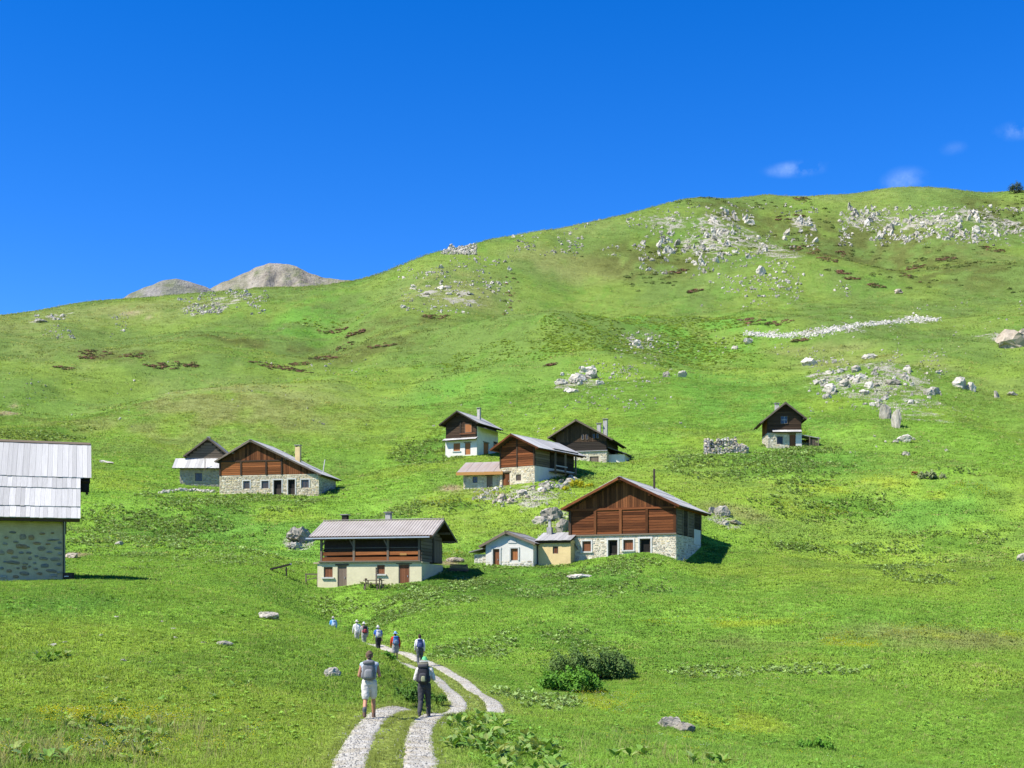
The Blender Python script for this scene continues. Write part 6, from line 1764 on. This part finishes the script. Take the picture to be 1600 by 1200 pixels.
def person(label, u, Y, H=1.75, stride=.25, heading=0.0, skin=SKIN, shirt=(.6,.6,.6), sleeves='long', legs='long', legc=(.1,.1,.1), hair=(.12,.08,.05), hat=None, hat_band=None,
           boots=(.09,.06,.045), socks=(.1,.1,.1), arms='swing', fine=False, pack=None, x=None):
    k = H / 1.75; X = (u - U0) / FPX * Y
    z0 = hz(X, Y)
    hip = Vector((0, 0, .93)); lean = Vector((0, .05, 0))
    J = {}
    for s, nm in ((-1, 'l'), (1, 'r')):
        a = stride * s
        h_ = hip + Vector((.088 * s, 0, -.02)); kn = h_ + Vector((.008 * s, math.sin(a + .10) * .43, -math.cos(a + .10) * .43))
        b = a - (.10 if a > 0 else .42); an = kn + Vector((0, math.sin(b) * .42, -math.cos(b) * .42))
        J['hip' + nm], J['kn' + nm], J['an' + nm] = h_, kn, an
    low = min(J['anl'].z, J['anr'].z) - .075
    for q in J: J[q].z -= low
    hip.z -= low
    waist = hip + Vector((0, .01, .14)); chest = hip + Vector((0, .04, .37)); neck = hip + Vector((0, .06, .53)); head = hip + Vector((0, .085, .69))
    for s, nm in ((-1, 'l'), (1, 'r')):
        sh = hip + Vector((.185 * s, .045, .475))
        if arms == 'straps': el = sh + Vector((.09 * s, -.02, -.27)); wr = el + Vector((-.13 * s, .19, .06))
        elif arms == 'pole': el = sh + Vector((.075 * s, -.01, -.28)); wr = el + Vector((-.01 * s, .23, -.02))
        else:
            f = -stride * s * 1.0; el = sh + Vector((.055 * s, math.sin(f) * .29, -math.cos(f) * .28)); wr = el + Vector((-.01 * s, math.sin(f + .35) * .25, -math.cos(f + .35) * .24))
        J['sh' + nm], J['el' + nm], J['wr' + nm] = sh, el, wr
    B = [(hip + Vector((-.06, 0, .0)), .115, hip + Vector((.06, 0, 0)), .115), (hip + Vector((-.045, 0, 0)), .11, waist + Vector((-.04, 0, 0)), .105), (hip + Vector((.045, 0, 0)), .11, waist + Vector((.04, 0, 0)), .105),
         (waist + Vector((-.04, 0, 0)), .105, chest + Vector((-.075, 0, 0)), .115), (waist + Vector((.04, 0, 0)), .105, chest + Vector((.075, 0, 0)), .115), (chest + Vector((-.075, 0, 0)), .115, J['shl'] + Vector((.035, 0, -.01)), .07),
         (chest + Vector((.075, 0, 0)), .115, J['shr'] + Vector((-.035, 0, -.01)), .07), (J['shl'] + Vector((.05, 0, 0)), .065, neck, .062), (J['shr'] + Vector((-.05, 0, 0)), .065, neck, .062)]
    torso = list(B)
    HD = [(neck, .056, head + Vector((0, -.005, -.06)), .06), (head + Vector((0, -.012, .02)), .088, head + Vector((0, -.012, .05)), .083), (head + Vector((0, .018, -.02)), .076, head + Vector((0, .035, -.075)), .052), (head + Vector((0, .09, -.005)), .011, head + Vector((0, .107, -.035)), .015),
          (head + Vector((-.086, -.005, .015)), .014, head + Vector((-.084, -.005, -.03)), .012), (head + Vector((.086, -.005, .015)), .014, head + Vector((.084, -.005, -.03)), .012), (head + Vector((-.022, .092, -.072)), .009, head + Vector((.022, .092, -.072)), .009), (head + Vector((-.04, .083, .026)), .012, head + Vector((.04, .083, .026)), .012)]
    limbs = []
    for nm in 'lr':
        s = -1 if nm == 'l' else 1
        limbs += [(J['hip' + nm], .088, J['kn' + nm], .056), (J['kn' + nm], .054, J['kn' + nm].lerp(J['an' + nm], .35) + Vector((0, -.012, 0)), .057), (J['kn' + nm].lerp(J['an' + nm], .35) + Vector((0, -.012, 0)), .056, J['an' + nm], .038), (J['an' + nm] + Vector((0, -.03, -.035)), .036, J['an' + nm] + Vector((.01 * s, .14, -.05)), .028),
                  (J['sh' + nm], .056, J['el' + nm], .042), (J['el' + nm], .042, J['wr' + nm], .029)]
        d = (J['wr' + nm] - J['el' + nm]).normalized(); side = Vector((s, 0, 0)); up = d.cross(side).normalized(); side = up.cross(d).normalized()
        pm = J['wr' + nm] + d * .05
        limbs += [(J['wr' + nm] + side * .012, .026, pm + d * .03 + side * .02, .023), (J['wr' + nm] - side * .012, .026, pm + d * .03 - side * .02, .023)]
        for f in range(4):                     # fingers of unequal length, curled in
            o_ = pm + d * .03 + side * (.028 - .019 * f); ln = (.030, .036, .034, .026)[f]; c1 = o_ + d * ln - up * .008 * 1; c2 = c1 + d * ln * .55 - up * .03
            limbs += [(o_, .0095, c1, .009), (c1, .009, c2, .008)]
        th = J['wr' + nm] + d * .02 - side * .03; limbs += [(th, .013, th + d * .04 - side * .018 - up * .012, .011), (th + d * .04 - side * .018 - up * .012, .010, th + d * .068 - side * .008 - up * .025, .009)]
    vox = .0095 if fine else .02
    body = blend('person', B + HD + limbs, skin, vox, 4)
    root = obj('person', body)
    root.location = (X, Y, z0 - .005); root.rotation_euler = (0, 0, heading); root.scale = (k, k, k)
    tag(root, label, 'person')
    def wear(nm, L, m, vx=.013, wr=.02): return obj(nm, blend(nm, L, m, vx if fine else .021, 4, wr), root)
    g = .016
    SL = [(a, ra + g, b, rb + g) for a, ra, b, rb in torso[3:]] + [(hip + Vector((-.05, 0, .10)), .118, hip + Vector((.05, 0, .10)), .118)]
    for nm in 'lr':
        if sleeves == 'long': SL += [(J['sh' + nm], .074, J['el' + nm], .060), (J['el' + nm], .060, J['wr' + nm], .045)]
        elif sleeves == 'short': SL += [(J['sh' + nm], .074, J['sh' + nm].lerp(J['el' + nm], .6), .066)]
        else: SL += [(J['sh' + nm], .066, J['sh' + nm] + Vector((0, 0, -.03)), .06)]
    wear('shirt', SL, cloth(shirt, 'shirt_cloth'))
    TL = [(hip + Vector((-.06, 0, .02)), .137, hip + Vector((.06, 0, .02)), .137)]
    for nm in 'lr':
        if legs == 'long': TL += [(J['hip' + nm], .112, J['kn' + nm], .078), (J['kn' + nm], .078, J['an' + nm] + Vector((0, 0, .05)), .066)]
        else: TL += [(J['hip' + nm], .115, J['hip' + nm].lerp(J['kn' + nm], .74), .10)]
    wear('trousers' if legs == 'long' else 'shorts', TL, cloth(legc, 'trouser_cloth'))
    for nm in 'lr':
        a = J['an' + nm]
        wear('boot', [(a + Vector((0, -.03, -.04)), .043, a + Vector((0, .15, -.048)), .034), (a + Vector((0, -.01, .05)), .05, a + Vector((0, -.015, -.03)), .05)], cloth(boots, 'boot_leather'), .012, 0)
        if legs != 'long': wear('sock', [(a + Vector((0, -.01, .16)).lerp(Vector((0,0,.1)), .3), .054, a + Vector((0, -.01, .05)), .048)], cloth(socks, 'sock_wool'), .012, .01)
    wear('hair', [(head + Vector((0, -.022, .035)), .093, head + Vector((0, -.02, .055)), .090), (head + Vector((0, -.04, -.0)), .077, head + Vector((0, -.045, -.035)), .06)], cloth(hair, 'hair'), .012, .03)
    for sx in (-1, 1): obj('eye', mesh_from('eye', *capsules([(head + Vector((.031 * sx, .078, .0)), .011, head + Vector((.031 * sx, .081, .0)), .010)], 8), cloth((.05,.04,.035), 'eye')), root)
    if hat:
        hm = wear('hat', [(head + Vector((0, -.018, .05)), .100, head + Vector((0, -.016, .08)), .088)], cloth(hat, 'hat_cloth'), .012, .01)
        V = []; n = 20
        for r_, zz in ((.098, .045), (.155, .028), (.158, .022), (.098, .036)):
            for j in range(n): V.append(head + Vector((math.cos(6.2832 * j / n) * r_, math.sin(6.2832 * j / n) * r_ - .015, zz)))
        obj('hat_brim', mesh_from('hat_brim', V, [(q * n + j, q * n + (j + 1) % n, (q + 1) % 4 * n + (j + 1) % n, (q + 1) % 4 * n + j) for q in range(4) for j in range(n)], cloth(hat_band or hat, 'hat_brim_cloth'), True), root)
    if pack:
        plabel, c1, c2, w, d, h, extra = pack
        pr = bpy.data.objects.new('backpack', None); COL.objects.link(pr)
        pr.location = Vector((X, Y, z0)); pr.rotation_euler = (0, 0, heading); pr.scale = (k, k, k)
        tag(pr, plabel, 'backpack')
        cb = chest + Vector((0, -.128 - d / 2, -.06 + (h - .46) * .25))
        def puff(nm, c, sx, sy, sz, m):
            bm = bmesh.new(); bmesh.ops.create_cube(bm, size=1)
            bmesh.ops.subdivide_edges(bm, edges=bm.edges[:], cuts=3, use_grid_fill=True)
            for v in bm.verts:
                q = v.co * 2; L4 = (abs(q.x) ** 4 + abs(q.y) ** 4 + abs(q.z) ** 4) ** .25
                q = q / max(L4, 1e-6); v.co = Vector((q.x * sx / 2 * (1 - .10 * q.z), q.y * sy / 2, q.z * sz / 2)) + c
            me = bpy.data.meshes.new(nm); bm.to_mesh(me); bm.free(); me.materials.append(m); me.polygons.foreach_set('use_smooth', [True] * len(me.polygons))
            return obj(nm, me, pr)
        m1, m2 = cloth(c1, 'pack_cloth'), cloth(c2, 'pack_trim')
        puff('pack_body', cb, w, d, h, m1); puff('front_pocket', cb + Vector((0, -d * .5, -h * .14)), w * .68, d * .4, h * .5, m2); puff('lid', cb + Vector((0, -.01, h * .46)), w * .92, d * 1.05, h * .22, m2 if extra else m1)
        for sx in (-1, 1):
            puff('side_pocket', cb + Vector((sx * w * .5, 0, -h * .22)), w * .2, d * .6, h * .34, m2)
            sh = J['shl' if sx < 0 else 'shr']; q = sh * .72 + chest * .28
            st = [(cb + Vector((sx * w * .28, d * .4, h * .36)), .018, Vector((sx * .105, q.y - .02, sh.z + .085)), .018), (Vector((sx * .105, q.y - .02, sh.z + .085)), .018, Vector((sx * .115, q.y + .125, sh.z - .06)), .017), (Vector((sx * .115, q.y + .125, sh.z - .06)), .016, Vector((sx * .155, q.y + .09, waist.z + .06)), .013), (Vector((sx * .155, q.y + .09, waist.z + .06)), .013, cb + Vector((sx * w * .45, d * .4, -h * .36)), .013)]
            obj('shoulder_strap', mesh_from('strap', *capsules(st, 8), m2, True), pr)
        if extra == 'roll':
            obj('rolled_mat', mesh_from('roll', *capsules([(cb + Vector((-.10, -.03, h * .56)), .06, cb + Vector((.10, -.03, h * .56)), .06)], 12), cloth((.17,.16,.12), 'roll_cloth'), True), pr)
            puff('net_pocket', cb + Vector((.02, -d * .72, -h * .2)), w * .36, d * .2, h * .3, cloth((.30,.31,.18), 'net_cloth'))
    return root

person('man in white shorts and grey sleeveless top walking on the left wheel track', 577, 33.0, 1.78, .30, R(3), SKIN_TAN, (.40,.44,.50), 'none', 'short', (.62,.59,.52), (.13,.09,.06), arms='pole', fine=True, socks=(.11,.11,.12), boots=(.16,.10,.07),
       pack=('grey daypack on the back of the man in white shorts', (.17,.17,.175), (.25,.25,.25), .32, .19, .48, None))
person('walker in dark grey trousers with a green and white hat on the right wheel track', 663, 34.3, 1.62, .24, R(-4), SKIN, (.60,.58,.52), 'long', 'long', (.055,.055,.06), (.2,.15,.1), hat=(.14,.50,.20), hat_band=(.55,.60,.53), arms='straps', fine=True, boots=(.07,.065,.06),
       pack=('large black trekking pack with rolled mat on its top', (.035,.035,.04), (.06,.06,.065), .34, .24, .54, 'roll'))
person('walker in white shirt with navy pack, last of the far file', 656, 65, 1.68, .22, R(8), SKIN, (.72,.72,.74), 'long', 'long', (.08,.09,.10), (.06,.04,.03), arms='swing',
       pack=('navy blue daypack on the white-shirted walker', (.055,.075,.19), (.08,.10,.22), .31, .19, .46, None))
person('walker in red shirt and grey shorts with a pale blue hat', 618, 70, 1.70, .22, R(12), SKIN, (.50,.055,.03), 'long', 'short', (.27,.27,.28), (.1,.07,.05), hat=(.24,.40,.62), arms='swing', socks=(.3,.28,.25),
       pack=('blue daypack on the red-shirted walker', (.05,.17,.42), (.20,.26,.34), .30, .19, .46, None))
person('walker in royal blue shirt and black trousers with a white pack', 591, 77, 1.70, .24, R(18), SKIN, (.06,.13,.46), 'short', 'long', (.03,.03,.035), (.4,.38,.34), hat=(.56,.54,.52), arms='swing',
       pack=('white and grey pack on the walker in black trousers', (.55,.55,.56), (.36,.37,.39), .30, .19, .44, None))
person('walker in grey top and white hat with a red and black pack', 569, 82, 1.70, .22, R(22), SKIN, (.36,.36,.35), 'long', 'long', (.30,.30,.28), (.3,.25,.2), hat=(.66,.64,.58), arms='swing',
       pack=('dark pack with red pocket on the walker in the white hat', (.05,.045,.05), (.42,.07,.08), .31, .2, .46, None))
person('walker in white shirt and white hat half hidden behind the grey one', 558, 85.5, 1.75, .2, R(22), SKIN, (.70,.69,.66), 'long', 'long', (.42,.41,.37), (.3,.25,.2), hat=(.60,.57,.52), arms='swing')
person('leading walker in bright blue, half hidden behind the knoll', 521, 95, 1.75, .2, R(25), SKIN, (.10,.33,.66), 'long', 'long', (.2,.2,.22), (.25,.2,.15), hat=(.45,.40,.36), arms='swing',
       pack=('pale blue pack on the leading walker', (.38,.52,.66), (.5,.58,.66), .30, .18, .44, None))
bpy.data.scenes.remove(TMP)
# ------------------------------------------------------------------ small things about the houses
def ground_root(name, label, cat, u, v, Y, rz):
    c = P(u, v, Y); c.z = hz(c.x, c.y)
    r = bpy.data.objects.new(name, None); COL.objects.link(r); r.location = c; r.rotation_euler = (0, 0, R(rz)); tag(r, label, cat)
    return r
FZ = lambda x, y, z: Fr((x, y, z), (1, 0, 0), (0, 0, 1))
# picnic table with two benches in front of the gallery house
t = ground_root('picnic_table', 'grey wooden picnic table in front of the cream gallery house', 'table', 584, 914, 115.2, -13)
for k in range(4): board('table_plank', t, FZ(0, 0, 0), 0, .74, -.45 + k * .22, 1.7, .05, .2, M_GREYW_X)
for x in (-.65, .65):
    for y in (-.3, .3): board('leg', t, FZ(0, 0, 0), x, .28, y - .05, .09, .92, .09, M_GREYW_Z, -1)
for n_, y in (('left', -.85), ('right', .8)):
    board('bench_plank', t, FZ(0, 0, 0), 0, .42, y - .13, 1.7, .05, .26, M_GREYW_X)
    for x in (-.6, .6): board('bench_leg', t, FZ(0, 0, 0), x, .12, y - .05, .1, .58, .08, M_GREYW_Z, -1)
for k, x in enumerate((-.78, -.7, .62, .75)):
    board('cup', t, FZ(0, 0, 0), x, .83, -.1 + .1 * k, .14, .16, .12, M_DARK_X)
p = ground_root('fence_post', 'short upright grey post behind the picnic table', 'post', 588, 914, 116.3, 0)
board('shaft', p, FZ(0, 0, 0), 0, .7, -.06, .13, 2.0, .13, M_GREYW_Z, -1); board('post_cap', p, FZ(0, 0, 0), 0, 1.72, -.08, .16, .06, .17, M_GREYW_X, -1)
# saw-horse frame at the left corner of the gallery house
r = ground_root('wooden_rack', 'open wooden rack at the left corner of the gallery house', 'rack', 487, 916, 119.4, -8)
board('rail', r, FZ(0, 0, 0), 0, 1.0, -.06, 1.25, .12, .12, M_GREYW_X, -1)
for x in (-.55, .55): board('leg', r, FZ(0, 0, 0), x, .38, -.05, .1, 1.25, .1, M_GREYW_Z, -1)
board('brace', r, FZ(0, 0, 0), 0, .55, .06, 1.2, .07, .04, M_GREYW_X, -1, R(14))
# dark drinking trough on trestles
r = ground_root('trough', 'dark tilted trough on trestles in the grass left of the gallery house', 'trough', 438, 906, 118, 4)
board('basin', r, FZ(0, 0, 0), 0, .72, -.25, 1.9, .16, .5, M_BLACK_X, -1, R(14)); board('rim', r, FZ(0, 0, 0), .95, .98, -.2, .16, .18, .4, M_SILVER_X, -1)
for x, hh in ((-.7, .7), (.55, .95)): board('trestle', r, FZ(0, 0, 0), x, hh / 2 - .3, -.2, .1, hh + .1, .4, M_BLACK_Z, -1)
# timber stack behind the right end of the gallery house
r = ground_root('board_stack', 'stack of weathered boards behind the right end of the gallery house', 'timber', 716, 884, 123.5, -12)
for k in range(4): board('stacked_board', r, FZ(0, 0, 0), .03 * k, .12 + .17 * k, -.4, 1.9 - .12 * k, .14, .8, M_GREYW_X, None, R(-2))
# water butt at the corner of the barn, in the shade
r = ground_root('water_butt', 'dark low tub at the foot of the barn corner', 'tub', 107, 905, 60.2, 0)
V = []; Fc = []; n = 14
for rad, z in ((.24, -.1), (.27, .3), (.23, .3), (.21, .12)):
    for j in range(n): V.append((rad * math.cos(6.2832 * j / n), rad * math.sin(6.2832 * j / n), z))
for q in range(3):
    for j in range(n): Fc.append((q * n + j, q * n + (j + 1) % n, (q + 1) * n + (j + 1) % n, (q + 1) * n + j))
Fc.append(tuple(3 * n + j for j in range(n)))
obj('tub_wall', mesh_from('tub', V, Fc, M_BLACK_Z), r)
boxes('tub_band', r, M_ZINC, [(FZ(0, -.275, .1), -.1, .1, 0, .04, 0, .01)])
# stone terrace before the grey hut
for k in range(16):
    put_rock('terrace_stone', 'pale flat stone of the terrace edge before the grey hut', 252 + k * 5.2 + rrk.uniform(-1, 1), 771 - 3.5 * math.sin(k / 15 * 3.1) + rrk.uniform(-.8, .8), rrk.uniform(8, 13), rrk.uniform(4, 6), 'w', 'terrace before the grey hut')
# rusty thing in the right meadow
r = ground_root('rusty_drum', 'small rusty drum lying in the right meadow', 'drum', 1429, 772, 164, 20)
V = []; Fc = []; n = 16
for x in (-.32, .32):
    for rad in (.2, .26):
        for j in range(n): V.append((x, rad * math.cos(6.2832 * j / n), .2 + rad * math.sin(6.2832 * j / n)))
for j in range(n):
    q = (j + 1) % n; Fc += [(n + j, n + q, 3 * n + q, 3 * n + j), (j, 2 * n + j, 2 * n + q, q), (j, q, n + q, n + j), (2 * n + j, 3 * n + j, 3 * n + q, 2 * n + q)]
obj('drum_shell', mesh_from('drum', V, Fc, plain('rust', (.22,.07,.03), .9, .4, 5)), r)
boxes('drum_end', r, M_BLACK_X, [(Fr((.3, 0, .2), (0, 1, 0), (0, 0, 1)), -.14, .14, -.14, .14, -.05, 0)])
